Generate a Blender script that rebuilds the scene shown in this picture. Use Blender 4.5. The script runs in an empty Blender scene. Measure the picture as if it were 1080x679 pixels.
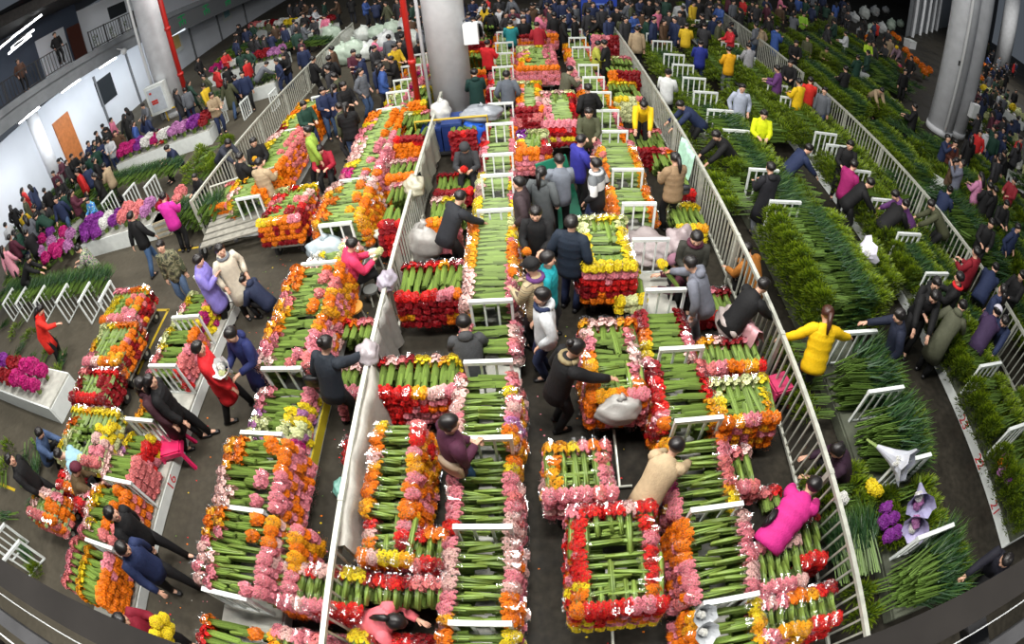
import bpy, math, random
import numpy as np
from mathutils import Matrix, Vector
RND = random.Random(7); NR = np.random.RandomState(11)
C = bpy.context.scene.collection
PI = math.pi
# ------------------------------------------------------------------ camera (fisheye lens on the balcony, 6.2 m up)
F, K3 = 570.0, .0747
PITCH, ROLL, PHI, CAMH = math.radians(46.4), math.radians(5.4), math.radians(-4.06), 6.2
def _rot(v):
    c, s = math.cos(PHI), math.sin(PHI); return Vector((v[0]*c+v[1]*s, -v[0]*s+v[1]*c, v[2]))
_cp, _sp, _cr, _sr = math.cos(PITCH), math.sin(PITCH), math.cos(ROLL), math.sin(ROLL)
FWD = _rot((0, _cp, -_sp)); UP0 = _rot((0, _sp, _cp)); RT0 = _rot((1, 0, 0))
RT = RT0*_cr - UP0*_sr; UPV = RT0*_sr + UP0*_cr          # camera axes
def ray(px, py):
    x, y = px-540.0, 339.5-py
    r = math.hypot(x, y)+1e-9; u = r/F; th = u+K3*u**3
    return (RT*(x/r)+UPV*(y/r))*math.sin(th) + FWD*math.cos(th)
def U(px, py, z=0.0):
    d = ray(px, py); t = (z-CAMH)/d.z
    return (d.x*t, d.y*t)
def proj(x, y, z):
    p = Vector((x, y, z-CAMH)); a, b, c = p.dot(RT), p.dot(UPV), p.dot(FWD)
    rr = math.hypot(a, b)+1e-12; th = math.atan2(rr, c); r = th
    for _ in range(12): r -= (r+K3*r**3-th)/(1+3*K3*r*r)
    return 540+F*r*a/rr, 339.5-F*r*b/rr
cam = bpy.data.cameras.new('camera'); co = bpy.data.objects.new('camera', cam); C.objects.link(co)
m3 = Matrix((RT, UPV, -FWD)).transposed()
co.matrix_world = Matrix.Translation((0, 0, CAMH)) @ m3.to_4x4()
cam.type = 'PANO'; cam.panorama_type = 'FISHEYE_LENS_POLYNOMIAL'
cam.sensor_fit = 'HORIZONTAL'; cam.sensor_width = 36.0; cam.sensor_height = 36.0*679/1080
fm = F*36.0/1080
cam.fisheye_fov = PI
cam.fisheye_polynomial_k0 = 0; cam.fisheye_polynomial_k1 = -1/fm; cam.fisheye_polynomial_k2 = 0
cam.fisheye_polynomial_k3 = -K3/fm**3; cam.fisheye_polynomial_k4 = 0
cam.clip_start = .05; cam.clip_end = 300
bpy.context.scene.camera = co

# ------------------------------------------------------------------ materials
def mat(name, col=(.5, .5, .5), rough=.6, metal=0, src=None, noise=0, nscale=8, bump=0, bscale=40, emit=0, spec=.5, trans=0):
    m = bpy.data.materials.new(name); m.use_nodes = True; nt = m.node_tree; N = nt.nodes; L = nt.links
    b = N['Principled BSDF']; b.inputs['Roughness'].default_value = rough; b.inputs['Metallic'].default_value = metal
    b.inputs['Specular IOR Level'].default_value = spec
    if src == 'attr':
        s = N.new('ShaderNodeAttribute'); s.attribute_name = 'Col'; out = s.outputs['Color']
    elif src == 'obj':
        s = N.new('ShaderNodeObjectInfo'); out = s.outputs['Color']
    else:
        s = N.new('ShaderNodeRGB'); s.outputs[0].default_value = (*col, 1); out = s.outputs[0]
    tc = N.new('ShaderNodeTexCoord')
    if noise:
        n = N.new('ShaderNodeTexNoise'); n.inputs['Scale'].default_value = nscale; n.inputs['Detail'].default_value = 5
        L.new(tc.outputs['Object'], n.inputs['Vector'])
        mr = N.new('ShaderNodeMapRange'); mr.inputs[1].default_value = .3; mr.inputs[2].default_value = .7
        mr.inputs[3].default_value = 1-noise; mr.inputs[4].default_value = 1+noise*.6
        L.new(n.outputs['Fac'], mr.inputs[0])
        mx = N.new('ShaderNodeVectorMath'); mx.operation = 'SCALE'; L.new(out, mx.inputs[0]); L.new(mr.outputs[0], mx.inputs['Scale']); out = mx.outputs[0]
    L.new(out, b.inputs['Base Color'])
    if emit:
        L.new(out, b.inputs['Emission Color']); b.inputs['Emission Strength'].default_value = emit
    if bump:
        n2 = N.new('ShaderNodeTexNoise'); n2.inputs['Scale'].default_value = bscale; n2.inputs['Detail'].default_value = 4
        L.new(tc.outputs['Object'], n2.inputs['Vector'])
        bp = N.new('ShaderNodeBump'); bp.inputs['Strength'].default_value = bump; bp.inputs['Distance'].default_value = .02
        L.new(n2.outputs['Fac'], bp.inputs['Height']); L.new(bp.outputs[0], b.inputs['Normal'])
    if trans:
        t = N.new('ShaderNodeBsdfTranslucent'); L.new(out, t.inputs['Color']); mxs = N.new('ShaderNodeMixShader'); mxs.inputs[0].default_value = trans
        L.new(b.outputs[0], mxs.inputs[1]); L.new(t.outputs[0], mxs.inputs[2]); L.new(mxs.outputs[0], N['Material Output'].inputs['Surface'])
    return m
MT = {}
MT['petal'] = mat('gerbera_petal', src='attr', rough=.55, spec=.3, trans=.18)
MT['stem'] = mat('flower_stem', src='attr', rough=.45)
MT['leaf'] = mat('foliage', src='attr', rough=.5, trans=.2)
MT['cloth'] = mat('clothing', src='obj', rough=.75, bump=.35, bscale=30, noise=.12, nscale=14, spec=.3)
MT['skin'] = mat('skin', (.62, .36, .25), rough=.5)
MT['hair'] = mat('black_hair', src='obj', rough=.38)
MT['shoe'] = mat('shoe_leather', src='obj', rough=.45)
MT['paint'] = mat('painted_surface', src='obj', rough=.45, noise=.12, nscale=5)
MT['white'] = mat('white_enamel', (.74, .78, .76), rough=.35, noise=.08, nscale=6)
MT['rail'] = mat('galvanised_rail', (.52, .53, .46), rough=.4, metal=.25, noise=.2, nscale=9)
MT['board'] = mat('bench_board', (.46, .46, .41), rough=.55, noise=.3, nscale=4, bump=.2)
MT['conc'] = mat('pillar_concrete', (.66, .68, .71), rough=.8, noise=.10, nscale=3, bump=.15)
MT['pvc'] = mat('white_pipe', (.75, .77, .78), rough=.4)
MT['wall'] = mat('white_wall', (.72, .76, .82), rough=.7, noise=.06, nscale=.6)
MT['dark'] = mat('dark_steel', (.035, .035, .037), rough=.5, noise=.2)
MT['rubber'] = mat('black_rubber', (.02, .02, .02), rough=.6)
MT['sheet'] = mat('plastic_sheet', src='obj', rough=.35, bump=.5, bscale=9, noise=.15, nscale=7)
MT['emit'] = mat('lamp_tube', (.95, .97, 1), emit=9)
MT['glassy'] = mat('dark_glass', (.03, .035, .04), rough=.15)
MT['wood'] = mat('orange_wood', (.5, .17, .05), rough=.5, noise=.2, nscale=5)
def sleeve_mat():
    m = bpy.data.materials.new('clear_cellophane'); m.use_nodes = True; nt = m.node_tree; N = nt.nodes; N.clear()
    o = N.new('ShaderNodeOutputMaterial'); t = N.new('ShaderNodeBsdfTransparent'); g = N.new('ShaderNodeBsdfGlossy')
    g.inputs['Roughness'].default_value = .16; g.inputs['Color'].default_value = (1, 1, 1, 1)
    tc = N.new('ShaderNodeTexCoord'); n = N.new('ShaderNodeTexNoise'); n.inputs['Scale'].default_value = 75
    nt.links.new(tc.outputs['Object'], n.inputs['Vector'])
    mr = N.new('ShaderNodeMapRange'); mr.inputs[1].default_value = .56; mr.inputs[2].default_value = .66; mr.inputs[3].default_value = .015; mr.inputs[4].default_value = .75
    nt.links.new(n.outputs['Fac'], mr.inputs[0])
    x = N.new('ShaderNodeMixShader'); nt.links.new(mr.outputs[0], x.inputs[0]); nt.links.new(t.outputs[0], x.inputs[1]); nt.links.new(g.outputs[0], x.inputs[2]); nt.links.new(x.outputs[0], o.inputs[0])
    return m
MT['sleeve'] = sleeve_mat()
def floor_mat():
    m = bpy.data.materials.new('worn_wet_concrete'); m.use_nodes = True; nt = m.node_tree; N = nt.nodes; L = nt.links; b = N['Principled BSDF']
    tc = N.new('ShaderNodeTexCoord'); n = N.new('ShaderNodeTexNoise'); n.inputs['Scale'].default_value = .55; n.inputs['Detail'].default_value = 8; n.inputs['Roughness'].default_value = .65
    L.new(tc.outputs['Object'], n.inputs['Vector'])
    r = N.new('ShaderNodeValToRGB'); e = r.color_ramp.elements
    e[0].position = .32; e[0].color = (.010, .0088, .0066, 1); e[1].position = .7; e[1].color = (.040, .035, .026, 1)
    L.new(n.outputs['Fac'], r.inputs[0])
    n2 = N.new('ShaderNodeTexVoronoi'); n2.inputs['Scale'].default_value = 5; L.new(tc.outputs['Object'], n2.inputs['Vector'])
    n3 = N.new('ShaderNodeTexNoise'); n3.inputs['Scale'].default_value = 9; n3.inputs['Detail'].default_value = 6; L.new(tc.outputs['Object'], n3.inputs['Vector'])
    mx = N.new('ShaderNodeVectorMath'); mx.operation = 'SCALE'; mr = N.new('ShaderNodeMapRange'); mr.inputs[1].default_value = .3; mr.inputs[2].default_value = .7; mr.inputs[3].default_value = .7; mr.inputs[4].default_value = 1.35
    L.new(n3.outputs['Fac'], mr.inputs[0]); L.new(r.outputs[0], mx.inputs[0]); L.new(mr.outputs[0], mx.inputs['Scale'])
    # the floor colour gets paler towards the left wall
    sx = N.new('ShaderNodeSeparateXYZ'); L.new(tc.outputs['Object'], sx.inputs[0])
    m2 = N.new('ShaderNodeMapRange'); m2.inputs[1].default_value = 0; m2.inputs[2].default_value = -13; m2.inputs[3].default_value = 0; m2.inputs[4].default_value = 1
    L.new(sx.outputs['X'], m2.inputs[0])
    mc = N.new('ShaderNodeMix'); mc.data_type = 'RGBA'; L.new(m2.outputs[0], mc.inputs[0]); L.new(mx.outputs[0], mc.inputs[6]); 
    ad = N.new('ShaderNodeVectorMath'); ad.operation = 'ADD'; ad.inputs[1].default_value = (.068, .060, .044); L.new(mx.outputs[0], ad.inputs[0]); L.new(ad.outputs[0], mc.inputs[7])
    L.new(mc.outputs[2], b.inputs['Base Color'])
    rr = N.new('ShaderNodeMapRange'); rr.inputs[1].default_value = .35; rr.inputs[2].default_value = .65; rr.inputs[3].default_value = .5; rr.inputs[4].default_value = .85; b.inputs['Specular IOR Level'].default_value = .16
    L.new(n.outputs['Fac'], rr.inputs[0]); L.new(rr.outputs[0], b.inputs['Roughness'])
    bp = N.new('ShaderNodeBump'); bp.inputs['Strength'].default_value = .25; bp.inputs['Distance'].default_value = .01; L.new(n3.outputs['Fac'], bp.inputs['Height']); L.new(bp.outputs[0], b.inputs['Normal'])
    return m
MT['floor'] = floor_mat()

# ------------------------------------------------------------------ mesh helpers: a shape is (V, Q, T, col)
def shp(V, Q=None, T=None, col=None):
    V = np.asarray(V, float).reshape(-1, 3)
    Q = np.asarray(Q if Q is not None else [], int).reshape(-1, 4); T = np.asarray(T if T is not None else [], int).reshape(-1, 3)
    if col is None: col = (.5, .5, .5)
    col = np.asarray(col, float)
    if col.ndim == 1: col = np.tile(col[:3], (len(V), 1))
    return (V, Q, T, col)
def join(S):
    V, Q, T, K, n = [], [], [], [], 0
    for s in S:
        V.append(s[0]); Q.append(s[1]+n); T.append(s[2]+n); K.append(s[3]); n += len(s[0])
    return (np.concatenate(V), np.concatenate(Q), np.concatenate(T), np.concatenate(K))
def xf(s, loc=(0, 0, 0), rz=0, sc=1, ry=0, rx=0):
    M = np.array((Matrix.Rotation(rz, 3, 'Z') @ Matrix.Rotation(ry, 3, 'Y') @ Matrix.Rotation(rx, 3, 'X')))
    return (s[0]*np.asarray(sc) @ M.T + np.asarray(loc, float), s[1], s[2], s[3])
def tint(s, col): return (s[0], s[1], s[2], np.tile(np.asarray(col, float)[:3], (len(s[0]), 1)))
BQ = [(0, 3, 2, 1), (4, 5, 6, 7), (0, 1, 5, 4), (1, 2, 6, 5), (2, 3, 7, 6), (3, 0, 4, 7)]
def box(x0, x1, y0, y1, z0, z1, col=None):
    return shp([(x0, y0, z0), (x1, y0, z0), (x1, y1, z0), (x0, y1, z0), (x0, y0, z1), (x1, y0, z1), (x1, y1, z1), (x0, y1, z1)], BQ, col=col)
def tube(path, rad, n=8, col=None, side=None, cap=True):
    """sweep; rad = number, list of numbers or list of (width, depth); side = fixed width axis"""
    P = np.asarray(path, float); m = len(P)
    R = [rad]*m if not isinstance(rad, (list, tuple)) else list(rad)
    V = []; prev = None
    for i in range(m):
        t = P[min(i+1, m-1)]-P[max(i-1, 0)]; t = t/(np.linalg.norm(t)+1e-9)
        if side is not None: a = np.asarray(side, float)
        elif prev is not None: a = prev
        else: a = np.array((1, 0, 0)) if abs(t[0]) < .9 else np.array((0, 1, 0))
        a = a-t*np.dot(a, t); a /= np.linalg.norm(a)+1e-9; b = np.cross(t, a); prev = a
        r = R[i]; ra, rb = (r, r) if not isinstance(r, (tuple, list)) else r
        for j in range(n):
            w = 2*PI*j/n; V.append(P[i]+a*ra*math.cos(w)+b*rb*math.sin(w))
    Q = [(i*n+j, i*n+(j+1) % n, (i+1)*n+(j+1) % n, (i+1)*n+j) for i in range(m-1) for j in range(n)]
    T = []
    if cap:
        V.append(P[0]); V.append(P[-1]); k = m*n
        T = [(k, (j+1) % n, j) for j in range(n)]+[(k+1, (m-1)*n+j, (m-1)*n+(j+1) % n) for j in range(n)]
    return shp(V, Q, T, col)
def ball(c, r, nu=10, nv=7, col=None, squash=(1, 1, 1), fn=None):
    V = []; Q = []; T = []
    for i in range(1, nv):
        for j in range(nu):
            a = PI*i/nv; b = 2*PI*j/nu
            d = np.array((math.sin(a)*math.cos(b), math.sin(a)*math.sin(b), math.cos(a)))
            s = fn(d) if fn else 1
            V.append(np.asarray(c)+d*r*s*np.asarray(squash))
    top = len(V); V.append(np.asarray(c)+np.array((0, 0, r*squash[2]))); V.append(np.asarray(c)-np.array((0, 0, r*squash[2])))
    for i in range(nv-2):
        for j in range(nu): Q.append((i*nu+j, (i+1)*nu+j, (i+1)*nu+(j+1) % nu, i*nu+(j+1) % nu))
    for j in range(nu):
        T.append((top, j, (j+1) % nu)); T.append((top+1, (nv-2)*nu+(j+1) % nu, (nv-2)*nu+j))
    return shp(V, Q, T, col)
def mesh_of(name, parts, smooth=False):
    """parts: list of (shape, material)"""
    mats = []; V = []; K = []; LI = []; LS = []; MI = []; n = 0; ls = 0
    for s, m in parts:
        if m not in mats: mats.append(m)
        k = mats.index(m); V.append(s[0]); K.append(s[3])
        for A, w in ((s[1], 4), (s[2], 3)):
            if len(A):
                LI.append((A+n).ravel()); LS.append(ls+np.arange(len(A))*w); ls += len(A)*w; MI.append(np.full(len(A), k))
        n += len(s[0])
    V = np.concatenate(V); K = np.concatenate(K); LI = np.concatenate(LI); LS = np.concatenate(LS); MI = np.concatenate(MI)
    me = bpy.data.meshes.new(name)
    me.vertices.add(len(V)); me.vertices.foreach_set('co', V.astype(np.float32).ravel())
    me.loops.add(len(LI)); me.loops.foreach_set('vertex_index', LI.astype(np.int32))
    me.polygons.add(len(LS)); me.polygons.foreach_set('loop_start', LS.astype(np.int32)); me.polygons.foreach_set('material_index', MI.astype(np.int32))
    me.polygons.foreach_set('use_smooth', np.full(len(LS), bool(smooth)))
    at = me.attributes.new('Col', 'FLOAT_COLOR', 'POINT')
    at.data.foreach_set('color', np.concatenate([K, np.ones((len(K), 1))], 1).astype(np.float32).ravel())
    for m in mats: me.materials.append(m)
    me.update(calc_edges=True); me.validate()
    return me
def link(name, me, parent=None, loc=None, rz=None, color=None):
    o = bpy.data.objects.new(name, me); C.objects.link(o)
    if parent: o.parent = parent
    if loc is not None: o.location = loc
    if rz is not None: o.rotation_euler = (0, 0, rz)
    if color is not None: o.color = (*color[:3], 1)
    return o
def obj(name, s, m, parent=None, smooth=False, color=None, loc=None, rz=None):
    parts = s if isinstance(s, list) else [(s, m)]
    return link(name, mesh_of(name, parts, smooth), parent, loc, rz, color)
THINGS = []
def tag(o, label, cat, group=None, kind=None):
    o['label'] = label; o['category'] = cat
    if group: o['group'] = group
    if kind: o['kind'] = kind
    THINGS.append(o); return o
def thing(name, label, cat, loc=(0, 0, 0), rz=0, group=None):
    o = bpy.data.objects.new(name, None); C.objects.link(o); o.empty_display_size = .1
    o.location = loc; o.rotation_euler = (0, 0, rz); return tag(o, label, cat, group)
def struct(name, s, m, smooth=False, color=None):
    o = obj(name, s, m, None, smooth, color); o['kind'] = 'structure'; return o
def dup(o, parent=None, loc=None, rz=None):
    c = o.copy(); C.objects.link(c); c.parent = parent
    if loc is not None: c.location = loc
    if rz is not None: c.rotation_euler = (0, 0, rz)
    for ch in list(o.children): dup(ch, c)
    return c
ORD = ['', 'first', 'second', 'third', 'fourth', 'fifth', 'sixth', 'seventh', 'eighth', 'ninth', 'tenth', 'eleventh', 'twelfth', 'thirteenth', 'fourteenth', 'fifteenth', 'sixteenth', 'seventeenth', 'eighteenth', 'nineteenth', 'twentieth']
def nth(i): return ORD[i] if i < len(ORD) else '%d%s' % (i, {1: 'st', 2: 'nd', 3: 'rd'}.get(i % 10, 'th'))
# ------------------------------------------------------------------ flowers
PAL = {'O': ('orange', (.92, .22, .006)), 'A': ('amber', (.95, .42, .012)), 'Y': ('yellow', (.88, .66, .02)), 'P': ('pink', (.86, .27, .33)),
       'W': ('pale pink', (.9, .56, .52)), 'C': ('coral', (.78, .22, .22)), 'R': ('red', (.74, .016, .016)), 'D': ('dark red', (.30, .006, .012)),
       'M': ('magenta', (.5, .012, .17)), 'G': ('cream green', (.74, .78, .40)), 'U': ('purple', (.24, .03, .30)), 'L': ('lilac', (.5, .2, .45)), 'N': ('white', (.85, .85, .8))}
STEMC = np.array((.165, .255, .046))
def head(col, lod):
    c = np.asarray(col); S = []
    if lod == 0:
        for ring, (n, r0, r1, z0, z1, k, off) in enumerate(((10, .008, .043, .004, .001, 1.0, 0), (8, .006, .030, .010, .014, 1.12, .3))):
            for i in range(n):
                a = 2*PI*i/n+off; w = PI/n*.92; am = a
                V = [(r0*math.cos(a), r0*math.sin(a), z0), (r1*.72*math.cos(a-w), r1*.72*math.sin(a-w), z1+.004), (r1*math.cos(am), r1*math.sin(am), z1-.004), (r1*.72*math.cos(a+w), r1*.72*math.sin(a+w), z1+.004)]
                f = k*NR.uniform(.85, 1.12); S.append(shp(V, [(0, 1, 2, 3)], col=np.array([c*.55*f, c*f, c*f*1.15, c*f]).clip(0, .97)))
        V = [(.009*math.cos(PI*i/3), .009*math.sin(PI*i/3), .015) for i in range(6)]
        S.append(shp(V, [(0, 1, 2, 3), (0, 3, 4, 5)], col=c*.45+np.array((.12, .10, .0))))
    else:
        n = 6 if lod == 1 else 5
        V = [(0, 0, .002)]; K = [c*.5]
        for i in range(n):
            a = 2*PI*i/n; r = .044; V.append((r*math.cos(a), r*math.sin(a), .010*(i % 2))); K.append(c*NR.uniform(.8, 1.2))
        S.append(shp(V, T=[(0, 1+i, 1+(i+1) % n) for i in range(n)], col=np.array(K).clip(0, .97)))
    return join(S)
def stems(lod, length=.5):
    S = []; n = (8, 6, 4)[lod]
    for i in range(n):
        a = 2.4*i; r = math.sqrt((i+.5)/n); y0, z0 = .033*r*math.cos(a), .036*r*math.sin(a)
        rr = .0185 if lod == 0 else (.022 if lod == 1 else .03)
        k = STEMC*NR.uniform(.72, 1.35); e = length*NR.uniform(.93, 1.05)
        y1, z1 = y0*.75+NR.uniform(-.006, .006), z0*.75
        s = tube([(.0, y0*1.1, z0), (-.25*length/.5, y0, z0+NR.uniform(-.004, .004)), (-e, y1, z1)], [rr*.8, rr, rr*.9], 4, col=k*(.62+.38*max(0, math.sin(a)*r+.35)), cap=(lod == 0))  # stems lower in the bundle coloured darker, standing in for shade
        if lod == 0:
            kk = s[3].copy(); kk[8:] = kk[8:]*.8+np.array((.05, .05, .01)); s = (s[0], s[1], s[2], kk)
        S.append(s)
    return join(S)
def cluster(col, lod):
    S = []; n = (36, 26, 12)[lod]; sc = (.76, .84, 1.25)[lod]
    for i in range(n):
        h = 1-(i+.5)/n*1.35; a = i*2.39996; rr = math.sqrt(max(0, 1-h*h)) if abs(h) < 1 else .1
        jr = NR.uniform(.82, 1.12); rr *= jr
        d = Vector((h*1.0+.25, rr*math.cos(a), rr*math.sin(a))).normalized()
        p = (h*.115-.035, rr*.076*math.cos(a), rr*.07*math.sin(a)+.03)
        q = Vector((0, 0, 1)).rotation_difference((d+Vector(NR.uniform(-.3, .3, 3))).normalized()).to_matrix()
        f = NR.uniform(.8, 1.15); hd = head(np.asarray(col)*f, lod); s0 = sc*NR.uniform(.85, 1.1)
        S.append((hd[0]*s0 @ np.array(q).T+np.asarray(p), hd[1], hd[2], hd[3]))
    return join(S)
def sleeve(lod):
    S = []; n = 12 if lod == 0 else 7
    V = []
    for k, (x, ry, rz) in enumerate(((-.15, .05, .045), (-.04, .088, .085), (.07, .098, .098))):
        for i in range(n):
            a = 2*PI*i/n; j = NR.uniform(.85, 1.15); V.append((x+NR.uniform(-.03, .035)*(k > 0), ry*j*math.cos(a), rz*j*math.sin(a)+.02))
    Q = [(r*n+i, r*n+(i+1) % n, (r+1)*n+(i+1) % n, (r+1)*n+i) for r in range(2) for i in range(n)]
    if lod: Q = Q[n:]
    return shp(V, Q, col=(1, 1, 1))
NV = 3
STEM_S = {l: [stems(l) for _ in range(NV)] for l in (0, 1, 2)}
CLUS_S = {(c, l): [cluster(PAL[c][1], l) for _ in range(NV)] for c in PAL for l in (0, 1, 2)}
SLV_S = {l: [sleeve(l) for _ in range(NV)] for l in (0, 1)}
BUNCH = []     # every bunch of gerberas in the hall
def bunch(c, x, y, z, ang, top, pile, where, key, slen=1.0, tilt=0.0):
    if c == '.': return
    BUNCH.append(dict(c=c, x=x, y=y, z=z, ang=ang+RND.gauss(0, .07), tilt=tilt+RND.uniform(-.05, .05), top=top, pile=pile, where=where, key=key, sl=slen*RND.uniform(.92, 1.05), v=RND.randrange(NV), s=RND.uniform(.93, 1.08)))
def pick(s, t): return s[min(len(s)-1, int(t*len(s)))]
PILES = {}
def hpile(desc, x0, x1, y0, y1, z0, z1, left, right, low=None, sp=.118, rows=None):
    """bunches laid across: heads along the left and right edges, green stems between"""
    n = max(1, round((y1-y0)/sp)); L = max(1, round((z1-z0)/.112)); w = x1-x0; sl = min(1.15, max(.5, (w-.10)/.5*.56))
    for l in range(L):
        z = z1-.06-l*.112; top = (l == 0)
        for i in range(n):
            t = (i+.5)/n; y = y0+(y1-y0)*t+RND.uniform(-.022, .022); zj = RND.uniform(-.02, .025)
            for sd, pal, xe, an in (('left', left, x0+.10, PI), ('right', right, x1-.10, 0)):
                if not pal: continue
                c = pick(pal, t)
                if l and low and RND.random() < .6: c = RND.choice(low)
                elif l and RND.random() < .25: c = RND.choice(pal)
                if not top and (l > 1 and i % 1): continue
                if top and w > .95 and RND.random() < .55: bunch(pick(pal, RND.random()*.3+t*.7), xe+(-.2 if sd == 'right' else .17)+RND.uniform(-.04, .05), y+RND.uniform(-.04, .04), z+.05, an, False, desc, sd+' edge', (sd, y), .5)
                bunch(c, xe+RND.uniform(-.025, .025)+(.02*l if sd == 'right' else -.02*l), y+RND.uniform(-.012, .012), z+zj, an, top, desc, sd+' edge', (sd, y), sl if top else .5)
def vpile(desc, x0, x1, y0, y1, z0, z1, front, back='', low=None, sp=.118, topfront=True):
    """bunches laid lengthwise: heads facing the balcony along the front, more along the back"""
    n = max(1, round((x1-x0)/sp)); L = max(1, round((z1-z0)/.112)); w = y1-y0; sl = min(1.15, max(.5, (w-.10)/.5*.56))
    for l in range(L):
        z = z1-.06-l*.112
        for i in range(n):
            t = (i+.5)/n; x = x0+(x1-x0)*t+RND.uniform(-.02, .02)
            for sd, pal, ye, an in (('front', front, y0+.09, -PI/2), ('back', back, y1-.09, PI/2)):
                if not pal: continue
                c = pick(pal, t)
                if l and sd == 'front' and low: c = pick(low[min(l-1, len(low)-1)], t) if RND.random() < .85 else RND.choice(low[0])
                bunch(c, x, ye-(.02*l if sd == 'front' else -.02*l)+RND.uniform(-.02, .02), z+RND.uniform(-.015, .02), an, l == 0, desc, sd+' edge', (sd, x), sl if l == 0 else .5)
def rpile(desc, x0, x1, y0, y1, z0, z1, left, right, front, back, low, stem_w=None):
    """block with heads all round and stems showing in the middle"""
    hpile(desc, x0, x1, y0+.2, y1-(.2 if back else 0), z0, z1, left, right, low)
    n = max(1, round((x1-x0)/.125)); L = max(1, round((z1-z0)/.112))
    for l in range(L):
        for i in range(n):
            t = (i+.5)/n; x = x0+(x1-x0)*t
            for sd, pal, ye, an in (('front', front, y0+.09, -PI/2), ('back', back, y1-.09, PI/2)):
                if not pal: continue
                c = pick(pal, t)
                if l and low: c = low[(l-1) % len(low)] if RND.random() < .75 else RND.choice(low)
                bunch(c, x+RND.uniform(-.02, .02), ye-(.015*l if sd == 'front' else -.015*l), z1-(.03 if l == 0 else .05)-l*.112, an, l == 0, desc, sd+' edge', (sd, x), RND.choice((.55, .6, 1.05, 1.1)) if l == 0 else .5)
# ------------------------------------------------------------------ green foliage bunches
def blades(n, kind):
    V = []; T = []; K = []
    for i in range(n):
        if kind == 'grass':
            x = NR.uniform(-.12, .22); y = NR.uniform(-.09, .09); z = NR.uniform(0, .08)
            d = np.array((NR.uniform(.5, 1.1), NR.uniform(-.38, .38)+y*1.5, NR.uniform(-.05, .5))); ln = NR.uniform(.16, .26); wd = .009
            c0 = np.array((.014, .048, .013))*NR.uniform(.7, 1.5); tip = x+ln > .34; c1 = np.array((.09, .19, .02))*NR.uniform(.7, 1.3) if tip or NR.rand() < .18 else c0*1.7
        else:
            u = NR.normal(size=3); u /= np.linalg.norm(u); u[2] = abs(u[2])*.9
            x, y, z = u*np.array((.25, .125, .15))*NR.uniform(.5, 1)+np.array((.12, 0, .01))
            d = u+np.array((.6, 0, .35)); ln = NR.uniform(.05, .11); wd = .013
            c0 = np.array((.04, .10, .006))*NR.uniform(.5, 1.2)*(.45+.55*max(0, u[2])); c1 = np.array((.36, .50, .012))*(.5+.5*max(0, u[2]))*NR.uniform(.6, 1.25)  # plume shading put into the colour: upward blades lighter, low ones darker
        d = d/np.linalg.norm(d); p = np.array((x, y, z)); sd = np.cross(d, NR.normal(size=3)); sd /= np.linalg.norm(sd)+1e-9
        k = len(V); V += [p-sd*wd, p+sd*wd, p+d*ln]; T.append((k, k+1, k+2)); K += [c0, c0, c1]
    return shp(V, T=T, col=np.array(K))
def gstems(lod):
    S = []
    for i in range(14 if lod == 0 else 7):
        y = NR.uniform(-.085, .085); z = NR.uniform(0, .09); r = .0065 if lod == 0 else .011
        S.append(tube([(-.34*NR.uniform(.85, 1.1), y*1.1, z), (.05, y*.8, z*.9+.01)], r, 3, col=np.array((.15, .26, .045))*NR.uniform(.5, 1.2), cap=False))
    return join(S)
GST = {l: [gstems(l) for _ in range(2)] for l in (0, 1)}
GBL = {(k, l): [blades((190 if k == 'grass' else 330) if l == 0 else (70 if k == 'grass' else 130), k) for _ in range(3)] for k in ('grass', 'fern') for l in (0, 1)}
GREEN = []
def green(kind, x, y, z, ang, top, pile, s=1.0, tilt=0):
    GREEN.append(dict(k=kind, x=x, y=y, z=z, ang=ang+RND.uniform(-.15, .15), tilt=tilt+RND.uniform(-.08, .08), top=top, pile=pile, v=RND.randrange(3), s=s*RND.uniform(.9, 1.12)))
def gpile(desc, x0, x1, y0, y1, z1, style, z0=.28):
    """style: R = stems left, tips to the right; E = ferny edges, grass core; F = fern all over; S = stems to the front"""
    n = max(1, round((y1-y0)/(.19 if style == 'R' else .25))); L = max(1, round((z1-z0)/.17)); w = x1-x0
    for l in range(L):
        z = z1-.12-.17*l
        for i in range(n):
            y = y0+(y1-y0)*(i+.5)/n; top = l == 0
            if style == 'R':
                t = (i+.5)/n; dz = .14*(1-(2*t-1)**2) if l == 0 else 0
                green('grass', x1-.46, y, z+dz-.04, (t-.5)*.5, top, desc, min(1.6, w/.85))
                if l == 0: green('fern', x1-.22, y, z+dz-.07, (t-.5)*.9, False, desc, .9)
                if l or i % 2: green('fern', x1-.35, y, z-.06, 0, False, desc, .9)
            elif style == 'E':
                green('fern', x0+.28, y, z+RND.uniform(-.04, .06), PI, top, desc); green('fern', x1-.28, y, z+RND.uniform(-.04, .06), 0, top, desc)
                if w > .9: green('grass', x1-.6, y, z+.05, 0, top, desc, 1.05)
            elif style == 'F':
                m = max(1, round(w/.5))
                for j in range(m): green('fern', x0+w*(j+.5)/m, y, z+RND.uniform(-.03, .05), PI if j < m/2 else 0, top, desc, 1.1)
        if style == 'S':
            m = max(1, round(w/.2))
            for j in range(m): green('grass', x0+w*(j+.5)/m, y1-.42, z, PI/2, l == 0, desc, min(1.3, (y1-y0)/.75))
def heap(desc, pts, z1, kind, s=1.2, z0=.15):
    for (x, y) in pts:
        for l in range(max(1, round((z1-z0)/.2))): green(kind, x+RND.uniform(-.1, .1), y+RND.uniform(-.1, .1), z1-.12-.2*l, RND.uniform(0, 6.28), l == 0, desc, s)
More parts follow.
